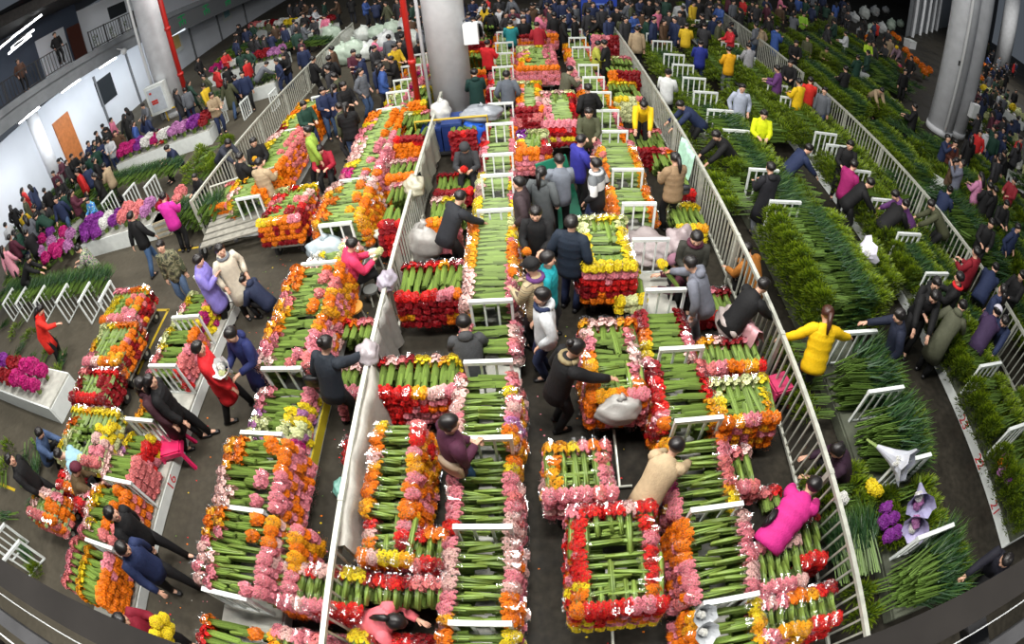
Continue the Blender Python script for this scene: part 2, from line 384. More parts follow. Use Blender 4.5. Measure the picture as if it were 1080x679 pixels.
# ------------------------------------------------------------------ people
def v3(*a): return np.array(a, float)
def ik(a, b, l1, l2, pole):
    d = b-a; D = np.linalg.norm(d); mx = (l1+l2)*.995
    if D > mx: b = a+d/D*mx; d = b-a; D = mx
    u = d/D; x = (l1*l1-l2*l2+D*D)/(2*D); h = math.sqrt(max(1e-6, l1*l1-x*x))
    p = np.asarray(pole, float); p = p-u*np.dot(p, u); p /= np.linalg.norm(p)+1e-9
    return a+u*x+p*h, b
POSES = {
 'stand': dict(), 'walk': dict(LF=(-.10, .24), RF=(.10, -.26), LH=(-.26, -.16, .86), RH=(.27, .22, .88)),
 'hold': dict(LH=(-.12, .34, 1.08), RH=(.12, .36, 1.10), head=18),
 'phone': dict(LH=(-.10, .30, 1.12), RH=(.10, .30, 1.22), head=20),
 'photo': dict(LH=(-.10, .34, 1.42), RH=(.12, .34, 1.44), head=-5),
 'reach': dict(lean=14, RH=(.22, .68, 1.02), LH=(-.24, .08, .84), head=22),
 'reachside': dict(lean=10, RH=(.72, .30, 1.06), LH=(-.24, .05, .84), head=12, hyaw=-40),
 'spread': dict(lean=22, RH=(.62, .42, 1.02), LH=(-.58, .30, .86), head=20),
 'bend': dict(lean=48, LH=(-.16, .72, .62), RH=(.18, .74, .66), head=15, py=-.14),
 'bendlow': dict(lean=74, LH=(-.2, .78, .46), RH=(.2, .82, .50), head=5, py=-.2, hz=.86),
 'crouch': dict(hz=.34, lean=30, py=-.16, LH=(-.14, .42, .42), RH=(.16, .44, .46), LF=(-.14, .10), RF=(.14, .02), head=22),
 'sit': dict(hz=.47, lean=14, py=-.10, LF=(-.12, .38), RF=(.12, .36), LH=(-.12, .36, .72), RH=(.13, .36, .74), head=22),
 'pockets': dict(LH=(-.24, .10, .92), RH=(.24, .10, .92), head=6),
 'belly': dict(LH=(-.04, .24, 1.02), RH=(.06, .25, 1.05), head=10),
}
def joints(pose, lean=None, head=None, hyaw=None):
    p = dict(hz=.885, lean=2, py=0, LF=(-.10, .02), RF=(.10, -.02), LH=(-.25, .03, .80), RH=(.25, .05, .80), head=4, hyaw=0)
    p.update(POSES[pose])
    if lean is not None: p['lean'] = lean
    if head is not None: p['head'] = head
    if hyaw is not None: p['hyaw'] = hyaw
    J = {}; l = math.radians(p['lean']); d = v3(0, math.sin(l), math.cos(l)); fw = v3(0, math.cos(l), -math.sin(l))
    J['pel'] = v3(0, p['py'], p['hz']); J['d'] = d; J['fw'] = fw
    J['sp'] = J['pel']+d*.22; J['ch'] = J['pel']+d*.40; J['nk'] = J['pel']+d*.53
    l2 = math.radians(min(p['lean']*.72+p['head'], 80)); hd = v3(0, math.sin(l2), math.cos(l2)); yw = math.radians(p['hyaw'])
    J['hd'] = J['nk']+hd*.155; J['hup'] = hd; hf = v3(0, math.cos(l2), -math.sin(l2))
    J['hfw'] = hf*math.cos(yw)-v3(1, 0, 0)*math.sin(yw)*1; J['hfw'] /= np.linalg.norm(J['hfw'])
    for s, n in ((-1, 'L'), (1, 'R')):
        J['sh'+n] = J['pel']+d*.475+v3(s*.165, 0, 0); f = p[n+'F']; J['hip'+n] = J['pel']+v3(s*.085, 0, -.02)
        J['an'+n] = v3(f[0], f[1], .075)
        J['kn'+n], J['an'+n] = ik(J['hip'+n], J['an'+n], .425, .405, (s*.12, 1, .15))
        J['el'+n], J['ha'+n] = ik(J['sh'+n], v3(*p[n+'H']), .285, .255, (s*.55, -.6, -.75))
    return J
def rot_head(J):
    up = J['hup']; f = J['hfw']; f = f-up*np.dot(f, up); f /= np.linalg.norm(f); r = np.cross(f, up)
    return np.stack([r, f, up], 1)          # local (right, forward, up) -> person space
def skin_body(J, fine):
    V = []; R = []; E = []
    def a(p, r, par=None):
        V.append(tuple(p)); R.append(r); k = len(V)-1
        if par is not None: E.append((par, k))
        return k
    H = rot_head(J)
    pel = a(J['pel'], (.125, .095)); sp = a(J['sp'], (.11, .085), pel); ch = a(J['ch'], (.125, .09), sp)
    nk = a(J['nk'], (.055, .055), ch); n2 = a(J['nk']+J['hup']*.05, (.052, .055), nk)
    jw = a(J['hd']+H @ v3(0, .022, -.055), (.062, .072), n2); hc = a(J['hd']+H @ v3(0, 0, .02), (.078, .094), jw); a(J['hd']+H @ v3(0, -.008, .085), (.06, .072), hc)
    a(J['hd']+H @ v3(0, .108, -.012), (.013, .016), jw if False else hc)
    for s in (-1, 1): a(J['hd']+H @ v3(s*.09, -.008, -.008), (.012, .02), hc)
    for s, n in ((-1, 'L'), (1, 'R')):
        sh = a(J['sh'+n], (.058, .058), ch); el = a(J['el'+n], (.042, .042), sh); wr = a(J['ha'+n], (.027, .027), el)
        d = J['ha'+n]-J['el'+n]; d /= np.linalg.norm(d); sd = np.cross(d, v3(0, 0, 1)); sd /= np.linalg.norm(sd)+1e-9; nr = np.cross(sd, d)
        pm = a(J['ha'+n]+d*.055, (.030, .018), wr)
        cr = -nr*.4*(1 if nr[2] > 0 else -1)
        for k, (o, ln) in enumerate(((-.027, .062), (-.009, .075), (.010, .070), (.027, .055))):
            f0 = a(J['ha'+n]+d*.095+sd*o, (.0095, .0095), pm); f1 = a(V[f0]+(d+cr*.6)*ln*.55, (.0085, .0085), f0)
            a(V[f1]+(d*.6+cr*2.2)*ln*.5, (.0075, .0075), f1)
        t0 = a(J['ha'+n]+d*.035-sd*.034*s, (.011, .011), wr); a(V[t0]+d*.04-sd*.016*s+cr*.02, (.009, .009), t0)
        hp = a(J['hip'+n], (.085, .085), pel); kn = a(J['kn'+n], (.058, .058), hp); an = a(J['an'+n], (.04, .04), kn)
        a(J['an'+n]+v3(0, .13, -.035), (.035, .03), an)
    me = bpy.data.meshes.new('tmp'); me.from_pydata([tuple(map(float, p)) for p in V], E, [])
    o = bpy.data.objects.new('tmp', me); C.objects.link(o)
    md = o.modifiers.new('s', 'SKIN'); md.use_smooth_shade = True
    ss = o.modifiers.new('u', 'SUBSURF'); ss.levels = ss.render_levels = 2 if fine else 1
    for i, sv in enumerate(me.skin_vertices[0].data): sv.radius = R[i]; sv.use_root = (i == 0)
    dg = bpy.context.evaluated_depsgraph_get(); out = bpy.data.meshes.new_from_object(o.evaluated_get(dg)); out.name = 'body'
    bpy.data.objects.remove(o); bpy.data.meshes.remove(me)
    out.materials.clear(); out.materials.append(MT['skin'])
    out.polygons.foreach_set('use_smooth', np.ones(len(out.polygons), bool))
    return out
def jacket_shape(J, kind):
    S = []; d = J['d']; X = v3(1, 0, 0); puff = kind in ('puffer', 'longpuffer'); low = {'coat': .46, 'longpuffer': .40, 'hoodie': .14}.get(kind, .16)
    st = []
    if low > .25 and d[2] > .5:
        dn = v3(0, -d[1]*.2, -1); dn /= np.linalg.norm(dn); kn = (J['knL'][1]+J['knR'][1])/2
        base = J['pel']; f = max(-.02, min(.25, (kn-base[1])*.55))
        st += [(base+dn*low+v3(0, f, 0), (.225, .175)), (base+dn*low*.5+v3(0, f*.5, 0), (.212, .165))]
    else: st += [(J['pel']-d*low, (.195, .155))]
    st += [(J['pel'], (.192, .155)), (J['pel']+d*.16, (.182, .142)), (J['pel']+d*.30, (.195, .148)), (J['pel']+d*.41, (.205, .142)), (J['pel']+d*.485, (.185, .118)), (J['pel']+d*.535, (.105, .09)), (J['nk']+d*.035+J['fw']*.01, (.082, .082))]
    if puff:
        s2 = []
        for i in range(len(st)-2):
            p0, r0 = st[i]; p1, r1 = st[i+1]
            for t in (0, .33, .66):
                s2.append((p0*(1-t)+p1*t, tuple((r0[k]*(1-t)+r1[k]*t)*(1.06 if t else .985) for k in (0, 1))))
        st = s2+st[-2:]
    S.append(tube([p for p, r in st], [r for p, r in st], 16, side=X))
    if kind in ('hoodie', 'coat', 'hood'): S.append(ball(J['nk']-J['fw']*.075+d*.015, .10, 10, 6, squash=(1.1, .8, .75)))
    for n, s in (('L', -1), ('R', 1)):
        a, e, h = J['sh'+n], J['el'+n], J['ha'+n]; i0 = a-v3(s*.07, 0, 0)-d*.02
        pts = [i0, a, a*.5+e*.5, e, e*.5+h*.5, h-(h-e)*.04]; r = [.085, .088, .079, .070, .062, .052]
        if puff:
            pp, rr = [], []
            for i in range(5):
                for t in (0, .5): pp.append(pts[i]*(1-t)+pts[i+1]*t); rr.append((r[i]*(1-t)+r[i+1]*t)*(1.08 if t else .96))
            pts, r = pp+[pts[-1]], rr+[r[-1]]
        S.append(tube(pts, r, 10))
    return join(S)
def trouser_shape(J):
    S = [tube([J['pel']+J['d']*.1, J['pel'], J['pel']-J['d']*.08], [(.165, .125), (.172, .13), (.13, .11)], 12, side=(1, 0, 0))]
    for n in 'LR':
        h, k, a = J['hip'+n], J['kn'+n], J['an'+n]
        S.append(tube([h+v3(0, 0, .02), h*.5+k*.5, k, k*.5+a*.5, a-v3(0, 0, .01)], [.098, .09, .072, .064, .058], 10, side=(1, 0, 0)))
    return join(S)
def shoe_shape(J, n):
    a = J['an'+n]; return tube([a+v3(0, -.075, -.04), a+v3(0, -.03, -.03), a+v3(0, .05, -.035), a+v3(0, .14, -.047), a+v3(0, .185, -.055)], [(.034, .03), (.042, .045), (.045, .04), (.046, .028), (.03, .018)], 8, side=(1, 0, 0))
def hair_shape(J, style):
    H = rot_head(J); S = []
    def fn(d):
        f = 1.0
        if d[1] > .35 and d[2] < .42: f = .78
        if d[2] < -.45: f *= .8
        return f
    b = ball((0, -.012, .03), .112, 14, 10, squash=(.93, 1.07, 1.0), fn=fn); S.append(b)
    if style == 'long': S.append(tube([(0, -.05, .06), (0, -.11, -.04), (0, -.13, -.18), (0, -.12, -.30)], [(.07, .06), (.10, .06), (.09, .045), (.05, .025)], 10, side=(1, 0, 0)))
    if style == 'tail': S.append(tube([(0, -.10, .05), (0, -.16, .03), (0, -.17, -.12), (0, -.15, -.25)], [.03, .045, .04, .015], 8, side=(1, 0, 0)))
    if style == 'bun': S.append(ball((0, -.12, .07), .05, 8, 6))
    s = join(S); return (s[0] @ H.T+J['hd'], s[1], s[2], s[3])
def hat_shape(J, brim):
    H = rot_head(J); S = [ball((0, -.005, .05), .119, 12, 8, squash=(.96, 1.08, .9), fn=lambda d: 1 if d[2] > -.15 else .8)]
    if brim: S.append(tube([(0, .08, .045), (0, .19, .03)], [(.08, .012), (.055, .008)], 10, side=(1, 0, 0)))
    s = join(S); return (s[0] @ H.T+J['hd'], s[1], s[2], s[3])
COL = dict(black=(.008, .008, .009), white=(.62, .64, .66), navy=(.018, .028, .075), grey=(.14, .15, .17), charcoal=(.035, .036, .04), red=(.62, .018, .025), pink=(.72, .15, .25), magenta=(.56, .025, .22),
           beige=(.48, .36, .22), brown=(.10, .05, .03), maroon=(.085, .018, .035), olive=(.07, .075, .04), khaki=(.24, .19, .10), yellow=(.80, .52, .01), lime=(.55, .80, .04), teal=(.015, .33, .38), blue=(.03, .07, .42), purple=(.30, .24, .68),
           cream=(.66, .60, .48), denim=(.05, .09, .18), green=(.02, .07, .05), lightgrey=(.38, .41, .48), orange=(.7, .2, .02), hair=(.010, .008, .008), darkhair=(.02, .012, .008), mint=(.45, .72, .58), paleblue=(.35, .5, .7), rose=(.75, .35, .45), violet=(.12, .04, .16))
_cache = {}
def build_person(pose, fine, jk='jacket', jc='black', tc='black', hair='short', hat=None, shc='black', lean=None, head=None, hyaw=None, eyes=True, scarf=None, hc='hair', hatc='black'):
    J = joints(pose, lean, head, hyaw); key = (pose, fine, lean, head, hyaw)
    if key not in _cache: _cache[key] = skin_body(J, fine)
    root = link('person', _cache[key])
    col = lambda c: COL[c] if isinstance(c, str) else c
    obj('jacket' if jk not in ('coat', 'longpuffer') else 'coat', jacket_shape(J, jk), MT['cloth'], root, True, col(jc))
    obj('trousers', trouser_shape(J), MT['cloth'], root, True, col(tc))
    for n in 'LR': obj('shoe', shoe_shape(J, n), MT['shoe'], root, True, col(shc))
    obj('hair', hair_shape(J, hair), MT['hair'], root, True, col(hc))
    if hat: obj('cap' if hat == 'cap' else 'hat', hat_shape(J, hat == 'cap'), MT['cloth'], root, True, col(hatc))
    if scarf: obj('scarf', tube([J['nk']+J['d']*.01+v3(.1*math.cos(a), 0, 0)+J['fw']*.1*math.sin(a) for a in np.linspace(0, 2*PI, 13)], .034, 8), MT['cloth'], root, True, col(scarf))
    if eyes and fine:
        H = rot_head(J)
        for s in (-1, 1): obj('eye', ball(J['hd']+H @ v3(s*.031, .083, .014), .010, 6, 5), MT['hair'], root, True, COL['hair'])
        obj('mouth', ball(J['hd']+H @ v3(0, .088, -.052), .02, 8, 5, squash=(1, .35, .3)), MT['cloth'], root, True, (.35, .09, .08))
    return root, J
def put(root, J, hx, hy, yaw, sc=1.0):
    h = J['hd']*sc; w = U(hx, hy, h[2]+.03); y = math.radians(yaw); c, s = math.cos(y), math.sin(y)
    root.location = (w[0]-(h[0]*c-h[1]*s), w[1]-(h[0]*s+h[1]*c), 0); root.rotation_euler = (0, 0, y); root.scale = (sc, sc, sc)
PEOPLE = []
def person(hx, hy, yaw, pose, label, sc=1.0, group=None, fine=True, **k):
    r, J = build_person(pose, fine, **k); put(r, J, hx, hy, yaw, sc); tag(r, label, 'person', group); r['_px'] = hx
    y = math.radians(yaw); M = Matrix.Translation(r.location) @ Matrix.Rotation(y, 4, 'Z') @ Matrix.Scale(sc, 4)
    PEOPLE.append((r, J, M)); return r, J, M
def hand(pj, n): 
    r, J, M = pj; return M @ Vector(J['ha'+n]+(J['ha'+n]-J['el'+n])*.32)
# ------------------------------------------------------------------ the hall
struct('floor', box(-45, 75, -3, 95, -.2, 0), MT['floor'])
PTX = lambda c: MT['paint']
def colbox(name, b, c, parent=None, m='paint'): return obj(name, b, MT[m], parent, color=c)
# painted yellow bay lines on the left aisle
def line(a, b, w=.07):
    ax, ay = U(*a); bx, by = U(*b); d = np.array((bx-ax, by-ay)); d /= np.linalg.norm(d); n = np.array((-d[1], d[0]))*w/2
    return shp([(ax+n[0], ay+n[1], .004), (ax-n[0], ay-n[1], .004), (bx-n[0], by-n[1], .004), (bx+n[0], by+n[1], .004)], [(0, 1, 2, 3)])
tag(obj('floor_marking', join([line((163, 327), (178, 327)), line((178, 326), (145, 395)), line((134, 382), (150, 382))]), MT['paint'], color=(.55, .38, .02)), 'yellow painted bay line on the floor beside the left bench', 'floor marking')
tag(obj('floor_marking', join([line((188, 264), (214, 260)), line((214, 260), (222, 245))]), MT['paint'], color=(.5, .34, .02)), 'yellow painted corner line in front of the slatted trolley', 'floor marking')
tag(obj('floor_marking', join([line((0, 510), (16, 517)), line((72, 541), (83, 545))]), MT['paint'], color=(.55, .38, .02)), 'broken yellow floor line beside the small flower cart, lower left', 'floor marking')
# ---- pillars
def pillar(label, x, y, r, h=11, extra=None):
    t = thing('concrete_pillar', label, 'pillar', (x, y, 0))
    obj('shaft', tube([(0, 0, 0), (0, 0, h)], r, 40), MT['conc'], t, True); obj('base_collar', tube([(0, 0, 0), (0, 0, .25)], r*1.05, 40), MT['conc'], t, True)
    return t
p = pillar('round grey concrete pillar standing between the flower benches in the centre', -2.02, 14.0, .55); PCx, PCy = -2.02, 14.0
obj('drain_pipe', tube([(-.62, -.28, 0), (-.62, -.28, 11)], .05, 10), MT['conc'], p, True)
p = pillar('round grey concrete pillar near the left wall and mezzanine', *U(188, 118), .66)
PLx, PLy = U(188, 118)
obj('downpipe', tube([(-.62, -.5, 0), (-.62, -.5, 11)], .07, 10), MT['pvc'], p, True)
PRx, PRy = U(990, 138)
p = pillar('front grey concrete pillar with white downpipe on the right of the hall', PRx, PRy, .62, 14)
obj('downpipe', tube([(-.35, -.68, .3), (-.35, -.68, 14)], .075, 10), MT['pvc'], p, True)
obj('pipe_bracket', box(-.47, -.23, -.62, -.58, 3.2, 3.4), MT['dark'], p)
p = pillar('grey concrete pillar just behind the one with the downpipe, right side', PRx+1.15, PRy+.25, .62, 14)
t = thing('junction_box', 'small white square junction box fixed on the right pillars', 'box', (0, 0, 0)); bx, by = PRx+1.3, PRy-.45
obj('housing', box(bx-.25, bx+.25, by-.2, by, .95+.25, 1.85), MT['pvc'], t); obj('cover', box(bx-.2, bx+.2, by-.22, by-.2, 1.25, 1.8), MT['white'], t)
bx, by = U(504, 72, 3.2)
bx, by = PCx+.66, PCy-.2
t = thing('junction_box', 'white square box hanging on the central concrete pillar', 'box', (bx, by, 2.55))
obj('housing', box(-.16, .22, -.2, .15, -.3, .28), MT['pvc'], t); obj('bracket', tube([(-.2, 0, .3), (-.05, 0, .42), (.1, 0, .3)], .02, 6), MT['dark'], t)
p = pillar('slim round white column under the mezzanine by the left wall', -20.4, 15.2, .33, 4.2)
p = pillar('pale grey round column far away at the right edge', 46, 36, .9, 14)
# red fire pipes
def pipe(label, x, y, h, r):
    t = thing('fire_pipe', label, 'pipe', (x, y, 0)); m = mat('red_pipe_paint', (.5, .02, .015), rough=.4)
    obj('riser', tube([(0, 0, 0), (0, 0, h)], r, 14), m, t, True)
    for z in (1.9, 4.2): obj('coupling', tube([(0, 0, z), (0, 0, z+.14)], r*1.3, 14), m, t, True)
pipe('red fire riser pipe left of the central pillar', -2.92, 13.5, 11, .085)
pipe('red fire riser pipe beside the left pillar', *U(203, 118), 11, .12)
# hydrant cabinet on left pillar
cx, cy = U(176, 128)
t = thing('fire_cabinet', 'white fire cabinet with red marks standing before the left pillar', 'fire cabinet', (cx, cy, 0), .15)
obj('case', box(-.55, .55, -.2, .2, .55, 2.0), MT['white'], t); colbox('door_panel', box(-.42, .42, -.23, -.2, .7, 1.85), (.55, .6, .66), t)
for z, w in ((1.62, .09), (1.2, .25), (1.08, .25)): colbox('red_mark', box(-.3, -.3+w*1.4, -.245, -.23, z, z+.1), (.6, .05, .04), t)
t = thing('barrier_rail', 'yellow barrier rail around the foot of the left pillar', 'rail', (PLx, PLy-.9, 0))
m = mat('yellow_paint', (.55, .38, .02)); obj('top_bar', tube([(-1.1, -.1, .55), (1.0, .1, .55)], .04, 8), m, t)
for x in (-1.05, .0, .95): obj('post', tube([(x, x*.09, 0), (x, x*.09, .55)], .035, 8), m, t)
# ---- left wall with mezzanine
WX = -21.8
struct('wall_left', [(box(WX-.3, WX, 5, 62, 0, 3.9), MT['wall'])], None)
struct('wall_back', [(box(-22, 75, 62, 62.3, 0, 16), MT['dark'])], None)
zs = lambda y: 4.46-.062*(y-12)
def slab(x0, x1, y0, y1, dz0, dz1): return shp([(x0, y0, zs(y0)+dz0), (x1, y0, zs(y0)+dz0), (x1, y1, zs(y1)+dz0), (x0, y1, zs(y1)+dz0), (x0, y0, zs(y0)+dz1), (x1, y0, zs(y0)+dz1), (x1, y1, zs(y1)+dz1), (x0, y1, zs(y1)+dz1)], BQ)
MT['slab'] = mat('slab_concrete', (.24, .26, .28), rough=.8, noise=.2, nscale=1.5)
struct('trim_1', slab(WX, -19.0, 5, 46, 0, .9), MT['slab'])            # mezzanine slab edge
struct('trim_2', slab(-19.02, -18.9, 5, 46, .62, .95), MT['slab'])
GM = mat('grey_panel', (.16, .17, .18), rough=.7)
struct('wall_upper_left', [(slab(WX-.3, WX-.05, 5, 21.5, .9, 4.2), mat('dark_blue_wall', (.06, .08, .12), rough=.6)), (slab(WX-.3, WX-.0, 18.0, 20.2, .9, 3.1), MT['wall']), (slab(WX-.3, WX, 21.5, 46, .9, 3.6), MT['wall'])], None)
struct('trim_3', slab(WX-.3, -18.2, 5, 60, 4.1, 4.6), mat('dark_ceiling', (.045, .042, .04), rough=.8, noise=.3))
struct('ceiling', box(-60, WX-.3, -5, 62, 9.6, 9.8), mat('dark_ceiling_far', (.02, .02, .02), rough=.8))
# brown door, dark window and display on the mezzanine
t = struct('door_1', slab(WX-.05, WX+.05, 20.4, 21.4, .92, 2.9), mat('brown_door', (.10, .03, .02), rough=.5))
struct('window_1', slab(WX, WX+.06, 24.0, 25.6, 2.2, 3.0), MT['glassy'])
# orange board door and shutters in the lower wall
y0 = 17.6; dy = 1.5
yd0 = 18.0
def wally(px, py):
    d = ray(px, py); k = (WX+.05)/d.x; return d.y*k, CAMH+d.z*k
ya, za = wally(54, 128); yb, zb = wally(72, 120); print('door', ya, za, yb, zb, wally(66, 153), wally(82, 150)); yw, zw = wally(103, 98), wally(120, 88)
struct('door_2', box(WX, WX+.08, ya, yb, .05, (za+zb)/2), MT['wood']); struct('window_2', box(WX, WX+.06, yw[0], zw[0], 1.5, 3.0), MT['glassy'])
for i, y in enumerate((21.2, 24.4, 28, 31.5, 35.5, 40)): struct('trim_%d' % (i+4), box(WX, WX+.1, y, y+.12, 0, 3.4), GM)
for i, (y, c) in enumerate(((29.6, (.75, .55, .2)), (37, (.3, .55, .6)))):
    t = thing('poster', ('tall white poster with orange print on the left wall shutters', 'pale poster with blue print on the far left wall')[i], 'poster', (WX+.12, y, 1.3))
    obj('sheet', box(0, .02, -.7, .7, 0, 2.0), MT['white'], t); colbox('printed_block', box(.02, .03, -.45, .45, .3, 1.5), c, t)
# green lettering fascia
t = thing('fascia_sign', 'long grey fascia with bright green characters over the left shutters', 'sign', (0, 0, 0))
obj('board', slab(-18.95, -18.85, 24.5, 44, -.55, .55), GM, t); gm = mat('green_lettering', (.02, .30, .10), emit=.12)
for i in range(6):
    y = 26.5+2.9*i; w = .75; S = []
    for (a, b, c_, d) in ((0, 1, .42, .55), (.43, .57, -.35, .6), (0, 1, -.05, .08), (.05, .18, -.4, -.05), (.82, .95, -.4, -.05)): S.append(box(-18.84, -18.82, y+a*w, y+b*w, zs(y)+c_*.7+.05, zs(y)+d*.7+.05))
    obj('green_character', join(S), gm, t)
# mezzanine railing
def mrail(y0, y1, label):
    t = thing('balcony_railing', label, 'railing', (-19.1, y0, 0)); dz = lambda y: zs(y)+.9
    for h, nm in ((1.05, 'top_rail'), (.12, 'bottom_rail')): obj(nm, tube([(0, 0, dz(y0)+h), (0, y1-y0, dz(y1)+h)], .03, 6), MT['dark'], t)
    obj('picket_panel', join([box(-.012, .012, y-y0-.012, y-y0+.012, dz(y)+.12, dz(y)+1.05) for y in np.arange(y0, y1, .2)]), MT['dark'], t)
    for y in np.arange(y0, y1+.1, (y1-y0)/4): obj('post', tube([(0, y-y0, dz(y)), (0, y-y0, dz(y)+1.1)], .035, 6), MT['dark'], t)
mrail(9, 17.6, 'grey barred railing of the mezzanine, left stretch'); mrail(19.2, 24.2, 'grey barred railing of the mezzanine, right of the standing man')
for i, (px, py) in enumerate(((24, 42), (32, 26), (21, 48), (8, 45))):
    d = ray(px, py); k = -19.6/d.x if d.x else 1
    t = thing('tube_lamp', 'glowing fluorescent tube lamp at the upper left corner', 'lamp', (d.x*k, d.y*k, CAMH+d.z*k)); obj('tube', tube([(-.5, -.4, 0), (.5, .4, .1)], .05, 8), MT['emit'], t); obj('reflector', box(-.2, .2, -.2, .2, .08, .2), MT['dark'], t)
for i, y in enumerate((14.5, 17.5, 20.5, 27)):
    t = thing('tube_lamp', 'lit tube lamp under the mezzanine slab', 'lamp', (-19.6, y, zs(y)-.08)); obj('tube', tube([(0, -.7, 0), (0, .7, -.05)], .05, 8), MT['emit'], t); obj('fitting', box(-.08, .08, -.8, .8, .03, .1), MT['white'], t)
for i, (y, h) in enumerate(((20.2, 0), (21.6, .02), (22.8, .0), (23.7, 0), (24.6, 0))):
    t = thing('potted_plant', 'potted plant on the mezzanine ledge', 'plant', (-19.6, y, zs(y)+.9)); obj('pot', tube([(0, 0, 0), (0, 0, .3)], [.12, .16], 10), MT['white'], t)
    obj('foliage', xf(blades(60, 'fern'), (0, 0, .35), ry=-PI/2, sc=1.3), MT['leaf'], t)
t = thing('dome_camera', 'white dome security camera under the mezzanine beside the left pillar', 'camera', (-18.4, 20.6, 4.0)); obj('housing', ball((0, 0, 0), .18, 12, 8), MT['pvc'], t, True); obj('arm', tube([(0, 0, .1), (-.4, 0, .3)], .03, 6), MT['pvc'], t)
# far right windows
struct('wall_right', [(shp([(30, 34.5, 0), (62, 60, 0), (62, 60, 15), (30, 34.5, 15)], [(0, 1, 2, 3)]), mat('grey_glazing', (.10, .11, .12), rough=.4))], None)
for i in range(5):
    q = .06+.1*i; x, y = 30+32*q, 34.5+25.5*q
    struct('trim_%d' % (20+i), box(x-.15, x+.15, y-.4, y-.1, 0, 15), MT['conc'])

# ---- fences
def fence(label, x, y0, y1, h=1.05, gap=.155, bay=2.15, gate=True, pick=True):
    t = thing('barred_fence', label, 'fence', (x, y0, 0)); L = y1-y0
    obj('top_rail', box(-.03, .03, 0, L, h-.03, h+.03), MT['rail'], t); obj('bottom_rail', box(-.02, .02, 0, L, .10, .15), MT['rail'], t)
    n = max(1, round(L/bay))
    for i in range(n+1): obj('post', box(-.035, .035, L*i/n-.035, L*i/n+.035, 0, h+.04), MT['rail'], t)
    for i in range(n):
        ys = np.arange(L*i/n+gap, L*(i+1)/n-.05, gap)
        obj('picket_panel', join([box(-.013, .013, y-.013, y+.013, .12, h) for y in ys]), MT['rail'], t)
    return t
fence('long white barred fence between the flower stalls and the foliage stalls', 3.36, .1, 24.0)
fence('white barred fence left of the cloth-lined centre stalls, ending at the pillar', -2.22, .15, 13.2)
fence('white barred fence behind the far left flower bench', -7.85, 9.2, 24.5)
fence('white barred fence on the right, near stretch beyond the dark foliage', 9.32, 2.2, 14.8)
fence('white barred fence on the right, far stretch by the white boxes', 9.32, 15.7, 26)
# ---- benches
def bench(label, x0, x1, y0, y1, h=.28, top='board', side='white', side2=None):
    t = thing('flower_bench', label, 'bench', ((x0+x1)/2, y0, 0)); w = (x1-x0)/2; L = y1-y0
    obj('top_board', box(-w, w, 0, L, h-.05, h), MT[top], t)
    for s in (-1, 1): obj('side_panel', box(s*w-.015, s*w+.015, 0, L, .02, h-.05), MT[side], t)
    obj('end_panel', box(-w+.02, w-.02, -.01, .01, .02, h-.05), MT[side], t)
    n = max(2, round(L/2.2))
    for i in range(n):
        for s in (-1, 1): obj('leg', box(s*(w-.05)-.02, s*(w-.05)+.02, .08+(L-.2)*i/(n-1)-.02, .08+(L-.2)*i/(n-1)+.02, 0, h-.05), MT['rail'], t)
    return t
def number(parent, txt, x, y, z, face):
    cu = bpy.data.curves.new('number', 'FONT'); cu.body = txt; cu.size = .26; cu.extrude = .003; cu.align_x = 'CENTER'
    tmp = bpy.data.objects.new('tmp', cu); C.objects.link(tmp); me = bpy.data.meshes.new_from_object(tmp.evaluated_get(bpy.context.evaluated_depsgraph_get())); bpy.data.objects.remove(tmp)
    me.materials.clear(); me.materials.append(MT['redpaint']); me.name = 'painted_number'; o = link('painted_number', me, parent)
    o.location = (x, y, z); o.rotation_euler = (PI/2, 0, PI/2 if face > 0 else -PI/2); o['label'] = 'red painted number'
MT['redpaint'] = mat('red_paint', (.62, .04, .05), rough=.5)
BA = bench('white bench of gerberas left of the centre aisle', -1.04, -.30, .1, 22.5)
BB_ = bench('white bench of gerberas right of the centre aisle', 1.50, 2.2, .1, 22.5)
BC = bench('white bench of gerberas right of the left aisle', -4.0, -3.12, .2, 22)
BD = bench('white bench with red painted numbers left of the left aisle', -6.5, -5.62, .2, 6.75)
obj('yellow_edge', box(.44, .46, 3.0, 4.1, .05, .27), mat('yellow_bench_paint', (.62, .5, .02)), BC)
BE = bench('white gerbera bench along the far left fence', -6.75, -5.75, 8.9, 15.2)
MT['wet'] = mat('wet_dark_board', (.09, .10, .07), rough=.6, noise=.4, nscale=5)
BG = bench('dark wet bench of foliage right of the long fence', 4.35, 5.2, .3, 21, .28, 'wet', 'wet')
BH = bench('white-sided bench of foliage nearer the right fence', 7.2, 8.05, .6, 23, .28, 'wet', 'white')
for txt, px in (('15', (196, 441)), ('16', (172, 502)), ('17', (140, 588))):
    w = U(*px, .2); number(BD, txt, .455, w[1]-.2-.05, .05, 1)
for y in (2.2, 3.0, 1.3): number(BH, {2.2: '22', 3.0: '23', 1.3: '21'}[y], -.445, y-.6, .05, -1)
